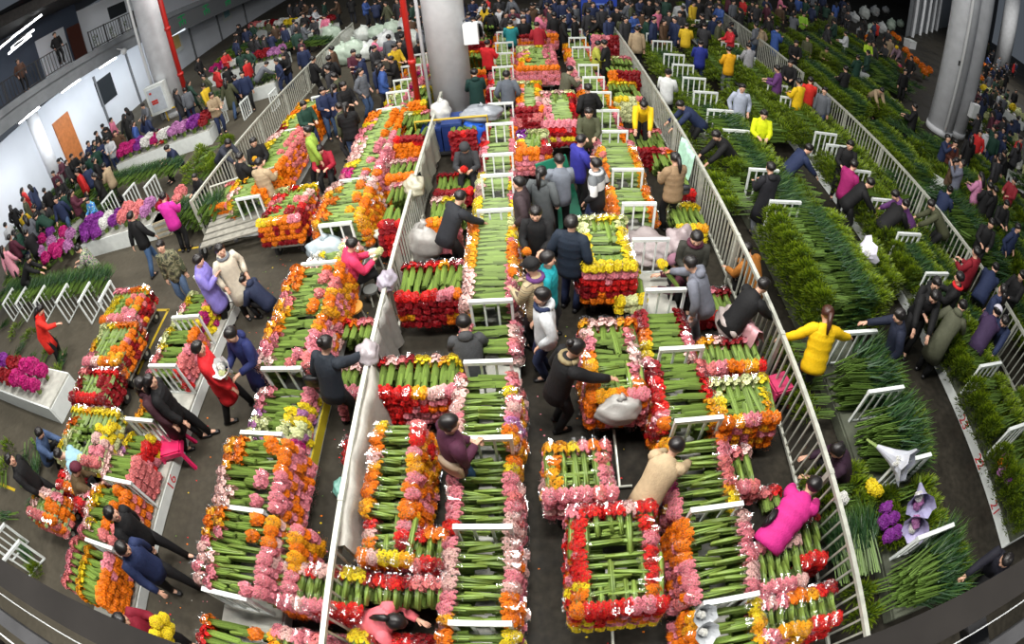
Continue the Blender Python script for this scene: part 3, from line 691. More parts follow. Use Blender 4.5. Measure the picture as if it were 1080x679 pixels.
# ---- racks
RACK = {}
def make_rack(w, nb, h=.72):
    S = box(-w/2-.02, -w/2+.02, -.02, .02, 0, h), box(w/2-.02, w/2+.02, -.02, .02, 0, h), box(-w/2-.02, w/2+.02, -.03, .03, h-.045, h+.01)
    bars = [box(-w/2+w*(i+1)/(nb+1)-.015, -w/2+w*(i+1)/(nb+1)+.015, -.012, .012, 0, h-.04) for i in range(nb)]
    return mesh_of('frame', [(join(S), MT['white'])]), [mesh_of('bar', [(b, MT['white'])]) for b in bars], mesh_of('foot_rail', [(box(-w/2, w/2, -.015, .015, .0, .03), MT['white'])])
def rack(kind, x, y, z, label, rz=0, group=None):
    f, bs, ft = RACK[kind]; t = thing('stall_divider', label, 'rack', (x, y, z), rz, group)
    link('frame', f, t); link('foot_rail', ft, t)
    for b in bs: link('bar', b, t)
RACK['flower'] = make_rack(.58, 2); RACK['green'] = make_rack(.68, 3); RACK['flowerC'] = make_rack(.62, 2); RACK['flowerD'] = make_rack(.62, 3)
YA = [.99, 2.06, 3.16, 4.28, 5.37, 7.59, 8.77, 9.6, 11.09, 12.3, 13.4, 15.2, 16.6, 17.9, 19.4]
YB = [1.03, 2.1, 3.25, 4.35, 5.45, 6.62, 7.64, 8.82, 10.5, 11.65, 12.83, 14.0, 15.1, 17.0, 18.2, 19.4, 20.6, 21.8]
YC = [.97, 2.09, 3.18, 4.25, 6.48, 7.56, 9.1, 12.7, 13.9, 14.9, 16.2, 17.4, 19, 20.5]
YD = [1.15, 2.19, 3.26, 4.32, 5.4, 6.45]; YE = [9.0, 12.3, 14.6]
YG = [1.14, 2.22, 3.36, 4.44, 7.77, 8.94, 10.74, 11.88, 13.1, 14.19, 15.38, 16.43, 18, 19.0]
YH = [2.23, 3.5, 5.73, 6.91, 8.09, 9.25, 10.42, 11.07, 13.31, 14.27, 16.94, 18.56, 20.75, 21.9]
for nm, xs, ys, k in (('centre-left flower bench', -.65, YA, 'flower'), ('centre-right flower bench', 1.85, YB, 'flower'), ('bench right of the left aisle', -3.55, YC, 'flowerC'), ('numbered bench on the left', -5.93, YD, 'flowerD'), ('bench along the far left fence', -6.1, YE, 'flowerC'), ('first foliage bench right of the fence', 4.82, YG, 'green'), ('foliage bench nearer the right fence', 7.63, YH, 'green')):
    for i, y in enumerate(ys): rack(k, xs, y, .28, 'white barred divider %s from the balcony, %s' % (nth(i+1), nm))

# ------------------------------------------------------------------ gerbera piles
def bay(row, i): return 'the %s pile on the %s' % (nth(i), row)
RA, RB, RC_, RD = 'centre-left bench', 'centre-right bench', 'left-aisle bench', 'numbered bench'
A0, A1 = -1.12, -.26
hpile(bay(RA, 1), A0, A1, .2, .94, .28, .78, 'RROO', 'MMMY')
hpile(bay(RA, 2), A0, A1, 1.04, 2.0, .28, .76, 'APPWWWWP', 'OOOWPPWWW', 'WWPO')
hpile(bay(RA, 3), A0, A1, 2.1, 2.86, .28, .70, 'RPPPPP', 'WWPCPP', 'WWP'); hpile(bay(RA, 4), A0, A1, 2.88, 3.12, .28, .62, 'YY', 'YO', 'A')
hpile(bay(RA, 5), A0, A1, 3.2, 4.24, .28, .80, 'WWWPWWWC', 'AOLPWPYPC', 'AWP')
hpile(bay(RA, 6), A0, A1+.02, 4.75, 5.33, .28, .62, 'WWPP', 'PCWP', 'PW')
hpile(bay(RA, 7), A0, A1, 5.42, 7.5, .28, .86, 'WWWWAAAAAOO', 'PPPPPAOOPYAG', 'WPA')
hpile(bay(RA, 8), A0, A1, 7.8, 8.62, .28, .6, 'GYGYYY', 'YYYYPP', 'Y'); hpile(bay(RA, 9), A0, A1, 8.95, 9.5, .28, .6, 'WGGYY', 'YOPPPP', 'WP')
k = 10
for a, b in zip(YA[7:], YA[8:]+[20.6]):
    hpile(bay(RA, k), A0, A1, a+.16, b-.1, .28, .60, RND.choice(('DDPR', 'PPWO', 'GWPO', 'OOAP')), RND.choice(('PPPW', 'OOPP', 'WWCP', 'PPOA')), 'PW', sp=.14); k += 1
B0, B1 = 1.36, 2.28
hpile(bay(RB, 1), B0, B1, .2, .98, .28, .80, 'OOOA', 'YAAY', 'OP')
hpile(bay(RB, 2), B0, B1, 1.1, 2.05, .28, .86, 'PPPPCOOOO', 'PWPPPW', 'POC')
hpile(bay(RB, 3), B0, B1, 2.16, 3.2, .28, .68, 'PPMMMAA', 'YYACCPPO', 'POA')
hpile(bay(RB, 4), B0, B1-.05, 3.3, 4.3, .28, .80, 'OPRRRRDD', 'AAARDCC', 'RDO')
hpile(bay(RB, 5), B0, B1-.1, 4.4, 5.4, .28, .66, 'PYYODDD', 'WPPDDD', 'PD')
vpile(bay(RB, 6), 1.2, 1.62, 5.62, 6.5, .28, .55, 'YGY', 'GYY', ['YGG'])
hpile(bay(RB, 8), B0, B1, 7.8, 8.7, .28, .66, 'OOOOAO', 'OOOAOO', 'AOY')
hpile(bay(RB, 9), B0, B1, 8.95, 10.3, .28, .8, 'OOOAAAAWP', 'AAAOAOAWP', 'AO')
k = 10
for a, b in zip(YB[8:], YB[9:]+[22.4]):
    hpile(bay(RB, k), B0, B1, a+.16, b-.1, .28, .60, RND.choice(('AAOO', 'PPWW', 'PWPP', 'PPPO')), RND.choice(('OAAO', 'OOPP', 'GGWP', 'PPPO')), 'PWO', sp=.14); k += 1
C0, C1 = -4.08, -3.02
hpile(bay(RC_, 1), C0, C1+.15, .05, .68, .28, .68, 'PDRO', 'OAOA', 'RO')
hpile(bay(RC_, 2), C0, C1+.05, 1.05, 2.05, .28, 1.0, 'WPPWWPAAOA', 'PPPPPPOOOA', 'PPW')
hpile('the right shoulder of the second pile on the left-aisle bench', C1-.3, C1+.32, 1.2, 2.05, .28, .82, '', 'PPPAAOAAP', 'PA')
hpile(bay(RC_, 3), C0, C1, 2.14, 3.12, .28, .98, 'WWNWWAOOAA', 'PPPPPOOOOO', 'PPO')
hpile(bay(RC_, 4), C0, C1-.1, 3.24, 4.2, .28, .62, 'GGLGLPPW', 'MGGYLYPP', 'PLY')
hpile(bay(RC_, 5), C0, C1-.05, 4.32, 5.3, .28, .98, 'WWPPPAAOAO', 'CCPPPPAOO', 'PPW'); hpile(bay(RC_, 6), C0, C1, 5.3, 6.42, .28, 1.0, 'AAAPCAOOOO', 'AOOAPCCOOO', 'OAP')
hpile(bay(RC_, 7), C0, C1-.1, 6.55, 7.5, .28, .6, 'OWNY', 'OYGW', 'O')
hpile(bay(RC_, 8), C0, C1, 7.65, 9.05, .28, 1.0, 'AOOOOAWW', 'AAOOAOWW', 'AO'); hpile(bay(RC_, 9), C0+.1, C1, 9.2, 10.6, .28, .98, 'PMYWWW', 'OPPPPW', 'PC')
hpile(bay(RC_, 10), C0, C1, 10.7, 12.6, .28, .95, 'WPPYOO', 'PPOOOO', 'PO')
k = 11
for a, b in zip(YC[7:], YC[8:]+[21.8]):
    hpile(bay(RC_, k), C0, C1-.1, a+.16, b-.1, .28, .58, RND.choice(('YYGP', 'OOAY', 'PPCP')), RND.choice(('PCPP', 'YGGP', 'MPPP')), 'PCY', sp=.14); k += 1
D0, D1 = -6.66, -5.68
hpile(bay(RD, 1), D0+.25, D1, .3, 1.08, .28, .86, 'AYYA', 'OOOOPP', 'OO'); hpile('the short row left of the first pile on the numbered bench', D0-.2, D0+.35, .35, 1.2, .28, .8, 'CPPC', '', 'CP')
hpile(bay(RD, 2), D0, D1, 1.22, 2.12, .28, .86, 'PWWYAW', 'CCCOOOOO', 'CO')
hpile(bay(RD, 3), D0+.1, D1, 2.26, 2.7, .28, .86, 'WWWW', 'CCCCC', 'C'); hpile(bay(RD, 4), D0+.15, D1-.1, 2.7, 3.2, .28, .66, 'WLLYGY', 'RRRRYY', 'RP')
hpile(bay(RD, 5), D0+.15, D0+.7, 3.5, 4.2, .28, .62, 'AAOA', '', 'O')
hpile(bay(RD, 6), D0+.1, D1, 4.34, 5.36, .28, .74, 'PCCWYGY', 'RCCCPPOOO', 'CP')
hpile(bay(RD, 7), D0+.1, D1-.1, 5.46, 6.4, .28, .68, 'GGWPYG', 'YYMYPRDY', 'MY')
RE = 'far left fence bench'
hpile(bay(RE, 1), -6.8, -5.65, 9.1, 10.3, .28, 1.0, 'WAYG', 'OOOO', 'OA'); hpile(bay(RE, 2), -6.8, -5.65, 10.3, 12.2, .28, 1.0, 'GYYW', 'OCCCC', 'CO'); hpile(bay(RE, 3), -6.8, -5.7, 12.4, 14.4, .28, .95, 'DYOA', 'OOOAA', 'OO')
vpile('the orange and red pile at the end of the far left fence', -7.6, -6.95, 9.4, 10.6, .05, .6, 'OOC', 'C', ['OOO', 'DDR', 'DD'])
# lengthwise piles between the centre-left bench and its fence, and right of the centre-right bench
vpile('the dark red pile against the left fence', -2.12, -1.12, 5.66, 6.55, .2, .80, 'RRRRPPO', 'DRDRADP', ['DDDDDDD', 'DDDDDDO', 'OADDDOA', 'ODDDDOO'])
vpile('the red, amber and pink pile by the cloth-lined fence', -2.15, -1.08, 3.88, 4.6, .2, .80, 'RRRAAWP', 'RWCDYWAY', ['RRRRPPW', 'RRRPPOP', 'RRPPPPO'])
hpile('the block of bunches beside the cloth-lined fence', -2.08, -1.38, 2.2, 3.5, .2, .86, 'AAOOAWOAY', 'OOPOPPAAPRRC', 'OAP')
rpile('the mixed pile in front of the cloth-lined fence', -2.02, -1.42, 1.62, 2.2, .2, .84, 'OWR', 'DRP', 'OWYA', '', 'OP')
vpile('the bunches fanned right of the mixed pile', -1.42, -1.08, 1.6, 2.15, .2, .78, 'CRD', 'RO', ['CC', 'CC'])
vpile('the red-headed row near the front of the centre stalls', -1.98, -1.05, .95, 1.58, .2, .72, '', 'DRRDCC', [])
vpile('the front pile under the cloth-lined fence', -2.1, -1.2, .35, .9, .2, .62, '', 'YDRD', [])
vpile('the pink and red pile beside left-aisle bench', -3.0, -1.98, 1.0, 1.62, .25, .75, 'PPWPPRRR', 'WCWRWWDYY', ['PPCRRRR', 'OOPRRR'])
vpile('the mixed pile at the foot of the left-aisle bench', -3.0, -2.25, .38, .78, .2, .72, 'AOAPO', 'PWPCP', ['AOP', 'PPA'])
vpile('the pink and orange bunches by the left fence', -2.82, -2.4, 4.05, 4.7, .08, .6, 'PPP', 'W', ['OOO', 'PP'])
vpile('the bunches with bare stalks leaning at the left fence', -3.0, -2.5, 5.0, 5.6, .05, .55, '', 'ROPC', [])
hpile('the small red bunches lying on the floor by the fence', -2.75, -2.45, 3.25, 3.75, .0, .14, 'RRD', '', 'R')
vpile('the red pile behind the left fence', -2.8, -2.35, 7.6, 9.1, .1, .8, 'RDR', 'WPWP', ['DDD', 'DRD']); vpile('the pale and orange pile behind the left fence', -2.95, -2.35, 9.2, 10.0, .1, .85, 'OOO', 'WWP', ['OO', 'PO', 'OO'])
vpile('the red and orange wall of bunches left of the central pillar', -3.0, -2.35, 10.6, 12.2, .1, 1.0, 'RDDD', 'GYP', ['OOR', 'OOO', 'OOO', 'OOO'])
vpile('the orange and amber pile beside the seated man', -1.9, -1.3, 7.6, 8.5, .1, .75, 'OAOO', 'WWYG', ['OAP', 'AOP', 'PPC']); vpile('the dark red pile by the seated woman', -2.0, -1.2, 9.1, 10.0, .05, .4, 'DDDR', 'DR', ['DD'])
vpile('the red bunches under the grey sheet', -1.8, -1.2, 11.0, 11.9, .1, .8, 'DRD', 'GWP', ['DD', 'DD'])
vpile('the pink pile right of the centre-right bench', 2.28, 2.85, 1.0, 1.72, .25, .78, 'PPPPW', 'PW', ['PPW', 'PPC']); vpile('the red pile before the stooping woman', 2.85, 3.25, 1.25, 2.0, .2, .7, 'RRR', 'DRD', ['RDR', 'DD']); vpile('the corner pile by the near end of the long fence', 2.2, 3.2, .45, 1.02, .25, .78, 'PAARR', 'PWPOARD', ['PAR'])
vpile('the coral bunches behind the centre-right bench', 2.22, 2.62, 2.4, 3.1, .2, .55, 'CCPC', 'PCW', ['CC']); vpile('the few bunches before the stooping woman', 2.75, 3.0, 2.2, 2.6, .0, .3, '', 'CCR', [])
rpile('the round white, yellow and orange pile', 2.12, 3.02, 3.2, 4.0, .2, .78, 'AAYG', 'AAYY', 'OAPO', 'GGGGY', 'OPA')
vpile('the orange and red pile under the pink cloth', 2.2, 3.1, 4.1, 4.75, .2, .75, 'CPOOAR', 'AWDDP', ['OPDDDR', 'OODDDD'])
vpile('the red bunches lying on the floor by the long fence', 2.55, 3.2, 5.5, 6.25, .0, .26, 'DRRD', 'RRPD', ['DDD'])
vpile('the yellow pile by the long fence', 2.6, 3.2, 7.5, 8.4, .0, .5, 'YYA', 'GYY', ['YY']); vpile('the red pile along the long fence', 2.7, 3.25, 8.6, 10.4, .0, .55, 'DDR', 'DCO', ['DD']); vpile('the red stems by the yellow-jacketed woman', 2.3, 3.2, 10.6, 11.8, .0, .4, 'DDDC', 'CDC', ['DD'])
vpile('the yellow heap beside the centre-right bench', 2.3, 3.1, 13.0, 14.4, .0, .7, 'YYGC', 'YYA', ['GGY']); vpile('the dark red wall of bunches beyond the centre-right bench', 2.4, 3.3, 14.6, 16.2, .0, .9, 'ODDDD', 'YGP', ['ODDD', 'OODD', 'OOOD']); vpile('the pink and red pile below the blue board', 2.4, 3.4, 18.4, 20.6, .0, .95, 'PCPDD', 'GGPD', ['PPDD', 'PCDD', 'PPDD'])
# ---- trolleys in the aisle
def trolley(label, x0, x1, y0, y1, h, handle='front', flip=0):
    t = thing('flower_trolley', label, 'trolley', ((x0+x1)/2, (y0+y1)/2, 0)); w, l = (x1-x0)/2-.06, (y1-y0)/2-.06
    obj('deck', box(-w, w, -l, l, h-.05, h), MT['board'], t); [obj('chassis_beam', box(s*w*.8-.02, s*w*.8+.02, -l, l, h-.11, h-.05), MT['dark'], t) for s in (-1, 1)]
    for a in (-1, 1):
        for b in (-1, 1):
            wh = obj('wheel', tube([(a*w*.8-.035, b*l*.78, .13), (a*w*.8+.035, b*l*.78, .13)], .125, 16), MT['rubber'], t); obj('hub', tube([(a*w*.8-.04, b*l*.78, .13), (a*w*.8+.04, b*l*.78, .13)], .045, 10), MT['rail'], wh)
    if handle:
        hb = obj('drawbar', tube([(.0, -l, h-.1), (.02, -l-.75, .06)], .018, 6), MT['rail'], t); obj('handle_grip', tube([(-.14, -l-.75, .06), (.18, -l-.75, .06)], .018, 6), MT['rail'], hb)
trolley('flatbed trolley under the square red gerbera block in the centre aisle', .28, 1.12, 1.0, 2.3, .34)
rpile('the square red block on the aisle trolley', .24, 1.18, 1.02, 2.32, .36, .92, 'OYRRRRRRR', 'ORRRRRPRRR', 'ORRRPR', 'PRRRWRR', 'ROPY')
trolley('flatbed trolley under the orange and pink gerbera block in the centre aisle', .06, .74, 2.4, 3.15, .34)
rpile('the orange and pink block on the aisle trolley', .0, .78, 2.36, 3.16, .36, .86, 'PAAAAO', 'PPPPPC', 'PPPCP', 'AAYPOC', 'PW')
trolley('flatbed trolley beside the woman in black, carrying mixed gerberas', .6, 1.25, 3.6, 4.98, .34)
rpile('the mixed block beside the woman in black', .54, 1.3, 3.62, 5.0, .36, .92, 'OOAAOPPW', 'OCOPWWWWPC', 'OAOP', 'AWWPWAO', 'OPC')
trolley('trolley with the yellow-topped gerbera stack in the centre aisle', .76, 1.45, 5.9, 7.2, .34, None)
rpile('the yellow-topped stack in the centre aisle', .68, 1.5, 5.86, 7.24, .36, 1.02, 'YYYYYYYYGG', 'YYYYYYYYYG', 'YYYYY', 'GGYYG', 'PRRDOP')
trolley('trolley of orange and pink gerberas beside the green folded board', -.22, .36, 9.8, 10.8, .34, None)
rpile('the orange and pink stack beside the green folded board', -.28, .42, 9.72, 10.8, .36, .9, 'OOYU', 'PRDG', 'OOOD', 'UGG', 'OPCP')
trolley('trolley of dark red and yellow gerberas under blue wrap in the aisle', .4, 1.15, 11.0, 13.0, .34, None)
rpile('the dark red stack with yellow band in the aisle', .36, 1.2, 10.9, 13.0, .36, .95, 'PPPPWWP', 'DDRRDDR', 'PPPPG', 'WGWG', 'RDYDP')
trolley('trolley of layered gerberas left of the blue-wrapped stack', -.2, .34, 11.9, 13.6, .34, None)
rpile('the layered stack left of the dark red one', -.28, .4, 11.86, 13.9, .36, .92, 'POAPO', 'PWAYO', 'DDDO', 'GGY', 'DCD')
trolley('trolley of orange-fronted gerberas far up the centre aisle', -.15, .9, 15.0, 17.2, .36, None)
rpile('the orange-fronted stack far up the aisle', -.22, .98, 14.9, 17.3, .38, .95, 'OYPG', 'CPPP', 'OOOOO', 'GGYP', 'CPCP')
trolley('farthest trolley of pink gerberas at the head of the centre aisle', -.1, 1.0, 18.6, 21, .36, None)
rpile('the pink stack at the head of the aisle', -.2, 1.2, 18.5, 21.5, .38, .98, 'OAPG', 'PPPC', 'DDOO', 'GPPG', 'COP')
vpile('the orange and red wall of bunches left of the centre-left bench', -2.0, -1.15, 15.0, 17.4, .0, .9, 'OOAO', 'AYOA', ['OOR', 'DOO', 'OOO']); vpile('the dark red wall of bunches far up on the left', -1.9, -1.1, 18.0, 21, .0, 1.0, 'DDR', 'YAD', ['DD', 'DR'])
vpile('the orange bunches far up the left aisle', -3.15, -2.7, 13.2, 14.6, .05, .8, 'OOY', 'GY', ['OO', 'YO'])
# left-hand trolleys
def ltrolley(label, desc, x0, x1, y0, y1, zt, *a): trolley(label, x0, x1, y0, y1, .3, None); rpile(desc, x0-.04, x1+.04, y0-.04, y1+.04, .32, zt, *a)
ltrolley('trolley of red and green-stemmed gerberas beside the slatted trolley', 'the red-sided stack beside the slatted trolley', -5.4, -4.5, 7.95, 9.2, .92, 'DRCR', 'DRCW', 'YAOP', 'GRY', 'ODOD')
ltrolley('leftmost row trolley with yellow and pink gerberas beside the yellow line', 'the yellow and pink stack beside the yellow line', -8.7, -7.7, 5.6, 6.5, .82, 'YYYY', 'PAOC', 'OCPCP', 'PPOA', 'DDR')
ltrolley('leftmost row trolley with orange and pink gerberas, next nearer', 'the orange and pink stack nearer the balcony', -8.5, -7.4, 4.5, 5.5, .82, 'PAYG', 'AOPO', 'PWAOA', 'GYOO', 'DOD')
ltrolley('leftmost row trolley with dark red gerberas', 'the dark red stack in the leftmost row', -8.5, -7.4, 3.7, 4.4, .76, 'RDDR', 'DDDD', 'DRRD', 'CDRR', 'DD')
ltrolley('leftmost row trolley with cream and yellow bunches', 'the cream and yellow stack in the leftmost row', -8.3, -6.95, 2.5, 3.6, .66, 'YGOD', 'PWYY', 'GGGCC', 'YAYY', 'GY')
ltrolley('small trolley of coral and orange gerberas, alone at lower left', 'the small coral and orange stack at lower left', -8.5, -7.6, 1.25, 1.8, .72, 'WWA', 'OOO', 'CCCOO', 'AWWP', 'CO')
vpile('the red and pale bunches between the crouching sellers', -8.1, -7.3, 1.95, 2.35, .1, .55, 'ROA', 'RWD', ['RP']); vpile('the pale bunches before the numbered bench', -7.3, -6.75, 1.7, 2.1, .1, .6, 'RDW', 'WPC', ['RP'])
# ------------------------------------------------------------------ foliage piles
FB1, FB2 = 'first foliage bench', 'right foliage bench'
gb = lambda i, n: 'on %s stand of %s' % (nth(i), n)
gpile(gb(1, FB1), 3.95, 5.4, .35, 1.05, .82, 'R'); gpile(gb(2, FB1), 4.4, 5.3, 1.25, 2.1, .6, 'F'); gpile(gb(3, FB1), 3.95, 5.4, 2.35, 3.2, .82, 'R'); gpile(gb(4, FB1), 3.95, 5.35, 3.5, 4.25, .8, 'R')
gpile('in the tall stack before the woman in yellow', 4.2, 5.75, 4.95, 7.4, 1.15, 'E'); gpile('in the stack right of the tallest one', 5.75, 6.6, 5.7, 6.9, .8, 'F')
gpile(gb(5, FB1), 4.2, 5.4, 7.85, 8.8, .9, 'R'); gpile(gb(6, FB1), 4.1, 5.3, 9.0, 10.6, 1.0, 'E'); gpile(gb(7, FB1), 4.2, 5.3, 10.8, 11.8, .9, 'R')
for i, (a, b) in enumerate(zip(YG[7:], YG[8:]+[20.4])): gpile(gb(8+i, FB1), 4.1, 5.3, a+.15, b-.15, .66, 'F' if i % 2 else 'E')
gpile('heaped between long fence and first foliage bench', 3.5, 4.1, .9, 1.9, .6, 'S'); gpile('heaped behind the fence beside the stooping woman', 3.5, 4.25, 1.95, 2.6, .5, 'F'); gpile('heaped behind the fence below the yellow jacket', 3.5, 4.2, 3.4, 5.0, .38, 'F'); gpile('at the near corner beside the long fence', 3.6, 4.2, .35, .95, .5, 'F')
gpile('heaped behind the fence midway', 3.55, 4.25, 8.0, 9.6, .7, 'F'); gpile('heaped behind the fence farther up', 3.55, 4.2, 10.5, 14, .5, 'F')
for i, (a, b, st) in enumerate(((.7, 2.1, 'F'), (2.35, 3.4, 'F'), (3.6, 4.6, 'F'), (4.6, 5.6, 'E'), (5.85, 6.8, 'E'), (7.0, 8.0, 'F'), (8.2, 9.1, 'F'), (9.4, 10.3, 'F'), (11.2, 13.2, 'F'), (13.4, 14.2, 'F'), (14.4, 16.8, 'F'), (17, 18.4, 'E'), (18.7, 20.6, 'F'), (21, 22.6, 'F'))): gpile(gb(i+1, FB2), 7.0, 8.1, a, b, .85, st)
gpile('heaped against the right fence, near', 8.2, 9.1, .9, 3.2, .55, 'F'); gpile('heaped against the right fence, midway', 8.2, 9.1, 4.5, 8.5, .5, 'E'); gpile('heaped against the right fence, farther', 8.3, 9.1, 9, 14, .5, 'F')
gpile('in the aisle between the foliage benches', 5.9, 6.9, 11.5, 14.5, .75, 'F'); gpile('in the aisle far up between the foliage benches', 5.9, 6.9, 15.5, 18.5, .7, 'F'); gpile('in the dark bunches behind the first foliage bench', 5.6, 6.3, 8.2, 10.2, .6, 'F')
for i, (x0, x1, y0, y1, z, st) in enumerate(((10, 11.2, 3, 6, .6, 'E'), (10.2, 11.5, 6.5, 9.5, .7, 'R'), (10, 11.2, 10, 13, .8, 'E'), (11.8, 13, 5, 8.5, .8, 'E'), (12, 13.2, 9, 12.5, .8, 'R'), (10.2, 11.4, 14, 18, .9, 'E'), (12, 13.3, 13.5, 17, .9, 'E'), (10.3, 11.5, 19, 23, .9, 'E'), (12.4, 13.8, 18.5, 23, .9, 'E'), (14.5, 15.6, 8, 12, .8, 'E'), (14.6, 15.8, 18, 23, .9, 'R'), (16.6, 17.8, 20, 25, .9, 'E'), (5, 7, 23.5, 25, .5, 'E'), (8, 9, 24.5, 27, .7, 'E'), (10.5, 13, 25, 28, 1, 'E'), (13.4, 15, 3.5, 7, .7, 'E'))):
    gpile('in %s dark heap beyond right fence' % nth(i+1), x0, x1, y0, y1, z, st, z0=.2)
# green bundles on the left
gpile('on the green-laden trolley behind the camouflage-jacketed man', -8.9, -7.4, 8.6, 10.0, .75, 'S')
def lrow(desc, a, b, zt, n=None, kind='grass'):
    (x0, y0), (x1, y1) = U(*a), U(*b); L = math.hypot(x1-x0, y1-y0); an = math.atan2(y1-y0, x1-x0); n = n or int(L/.22)
    for i in range(n):
        t = (i+.5)/n; x, y = x0+(x1-x0)*t, y0+(y1-y0)*t
        for l in range(2): green(kind, x-math.sin(an)*.3, y+math.cos(an)*.3, zt-.12-.15*l, an+PI/2, l == 0, desc, 1.15)
lrow('on the rack row behind the woman in the red coat', (12, 330), (118, 322), .72); lrow('on the long green bench behind the pink-coated woman', (82, 222), (190, 198), .8); lrow('on the bench beneath the left pillar', (215, 125), (300, 95), .8); lrow('in the row by the crowd at the left wall', (52, 225), (84, 205), .7)
lrow('in the row by the left pillar foot', (120, 165), (150, 145), .7); lrow('in the far left row', (240, 65), (345, 58), .8)
# ------------------------------------------------------------------ left-hand market: long low benches with mounds of filler flowers
MND = {}
def mound_parts(c, v):
    if (c, v) not in MND:
        S = []
        for i in range(7):
            a = 2.4*i; r = .13*math.sqrt(i/7); S.append(xf(CLUS_S[(c, 1)][(i+v) % NV], (r*math.cos(a), r*math.sin(a), .30-.25*r), ry=-PI/2, rz=a, sc=1.25))
        MND[(c, v)] = (mesh_of('flower_dome', [(join(S), MT['petal'])]), mesh_of('stem_bundle', [(xf(STEM_S[1][v], (0, 0, .28), ry=-PI/2, sc=(.6, 1.3, 1.3)), MT['stem'])]))
    return MND[(c, v)]
def mound(c, x, y, z, where, s=1.0):
    n = {'M': 'magenta', 'L': 'lilac', 'U': 'deep purple', 'N': 'white', 'D': 'dark red', 'C': 'coral', 'G': 'cream green', 'P': 'pink', 'O': 'orange', 'Y': 'yellow'}[c]
    t = thing('filler_flower_bunch', ('small %s flower dome %s' % (n, where)).replace(' the ', ' '), 'flower bunch', (x, y, z), RND.uniform(0, 6), 'domed filler flower bunches %s' % where); t.scale = (s, s, s)
    d, st = mound_parts(c, RND.randrange(NV)); link('flower_dome', d, t); link('stem_bundle', st, t)
def lbench(label, a, b, h, cols, where, depth=.9, s=1.0, step=.42):
    (x0, y0), (x1, y1) = U(*a), U(*b); L = math.hypot(x1-x0, y1-y0); an = math.atan2(y1-y0, x1-x0)
    t = thing('flower_bench', label, 'bench', (x0, y0, 0), an)
    obj('side_panel', box(0, L, -.02, .02, 0, h), MT['white'], t); obj('top_board', box(0, L, .02, depth, h-.05, h), MT['board'], t); obj('back_panel', box(0, L, depth, depth+.03, 0, h), MT['white'], t)
    for e in (0, L): obj('end_panel', box(e-.02, e+.02, .02, depth, 0, h-.05), MT['white'], t)
    n = int(L/step)
    for i in range(n):
        c = pick(cols, i/n)
        for r in (.28, .66):
            if c == '.': continue
            u = (i+.5)*L/n; mound(c, x0+math.cos(an)*u-math.sin(an)*r, y0+math.sin(an)*u+math.cos(an)*r, h, where, s*RND.uniform(.95, 1.2))
lbench('low white bench of magenta and white flowers near the left pillar', (128, 187), (224, 152), .55, 'MMUNMMNLNLUDU', 'on the bench near the left pillar', s=1.25)
lbench('low white bench of lilac and coral flowers on the left aisle', (93, 272), (166, 252), .5, 'UUNUCCCLD', 'on the left aisle bench', s=1.15)
lbench('low white bench of dark red flowers behind the camouflage jacket', (168, 251), (205, 238), .5, 'DCP', 'behind the camouflage jacket')
lbench('low white bench with purple and white flowers, upper left', (222, 92), (300, 72), .55, 'MLNUDLL', 'on the upper left bench', s=1.2)
lbench('low white bench below the upper left one', (222, 122), (292, 100), .55, '........', '')
lbench('white bench of magenta flowers at the left edge', (0, 420), (66, 446), .5, 'UDDMM.', 'on the bench at the left edge', s=1.1)
lbench('white bench in the far upper left corner of the market', (262, 40), (345, 38), .5, 'CNDNYNDD', 'in the far upper left', s=1.3, step=.6)
for (px, py, c) in ((38, 262, 'L'), (46, 255, 'M'), (56, 258, 'L'), (68, 248, 'M'), (62, 270, 'M'), (50, 275, 'M'), (74, 262, 'L'), (76, 250, 'L'), (58, 266, 'M'), (44, 268, 'L'), (66, 262, 'M'), (54, 248, 'U'), (96, 240, 'U'), (92, 252, 'U'), (103, 249, 'U')): mound(c, *U(px, py, .6), .42, 'heaped beside the floral-jacketed seller', 1.25)
t = thing('display_table', 'low table under the lilac flowers by the floral-jacketed seller', 'table', (*U(58, 272, 0), 0), .15)
obj('table_top', box(-1.35, 1.5, -.3, 1.3, .36, .41), MT['board'], t)
for x in (-1.25, 1.4):
    for y in (-.2, 1.2): obj('leg', box(x-.03, x+.03, y-.03, y+.03, 0, .36), MT['rail'], t)
for i, px in enumerate((14, 28, 48, 72, 96, 118)):
    x, y = U(px, 322-.2*i*2, .35); rack('green', x, y, 0.02, 'white barred divider in the rack row behind the red coat', PI/2+.1, 'rack row dividers behind the red coat')
for i, px in enumerate((118, 141, 163)): rack('green', *U(px, 219-i*8, .3), .02, 'white barred divider on the long green bench, left', PI/2, 'dividers on the long green bench')
for i, px in enumerate((235, 260, 290)): rack('green', *U(px, 125-i*9, .3), .02, 'white barred divider on the green bench below the left pillar', PI/2, 'dividers below the left pillar')
for px, py, lab in ((8, 572, 'white barred divider at the lower left edge above the parapet'), (24, 590, 'second white barred divider at the lower left edge above the parapet')): rack('green', *U(px, py, .4), .02, lab, .9)
# floral wrapped greens lying on the floor, lower left
for i, (px, py, c) in enumerate(((12, 400, 'fern'), (28, 385, 'grass'), (45, 395, 'grass'), (60, 400, 'fern'), (20, 372, 'grass'), (30, 355, 'fern'), (8, 470, 'fern'), (28, 480, 'grass'), (38, 500, 'grass'), (40, 525, 'grass'), (22, 500, 'grass'), (5, 500, 'fern'), (30, 585, 'grass'), (35, 600, 'fern'), (10, 545, 'grass'), (5, 385, 'grass'), (50, 372, 'fern'), (65, 385, 'grass'), (3, 345, 'grass'), (20, 345, 'fern'), (40, 470, 'grass'))):
    x, y = U(px, py, .1); green(c, x, y, .1, RND.uniform(0, 6), True, 'lying on lower left floor', 1.1)
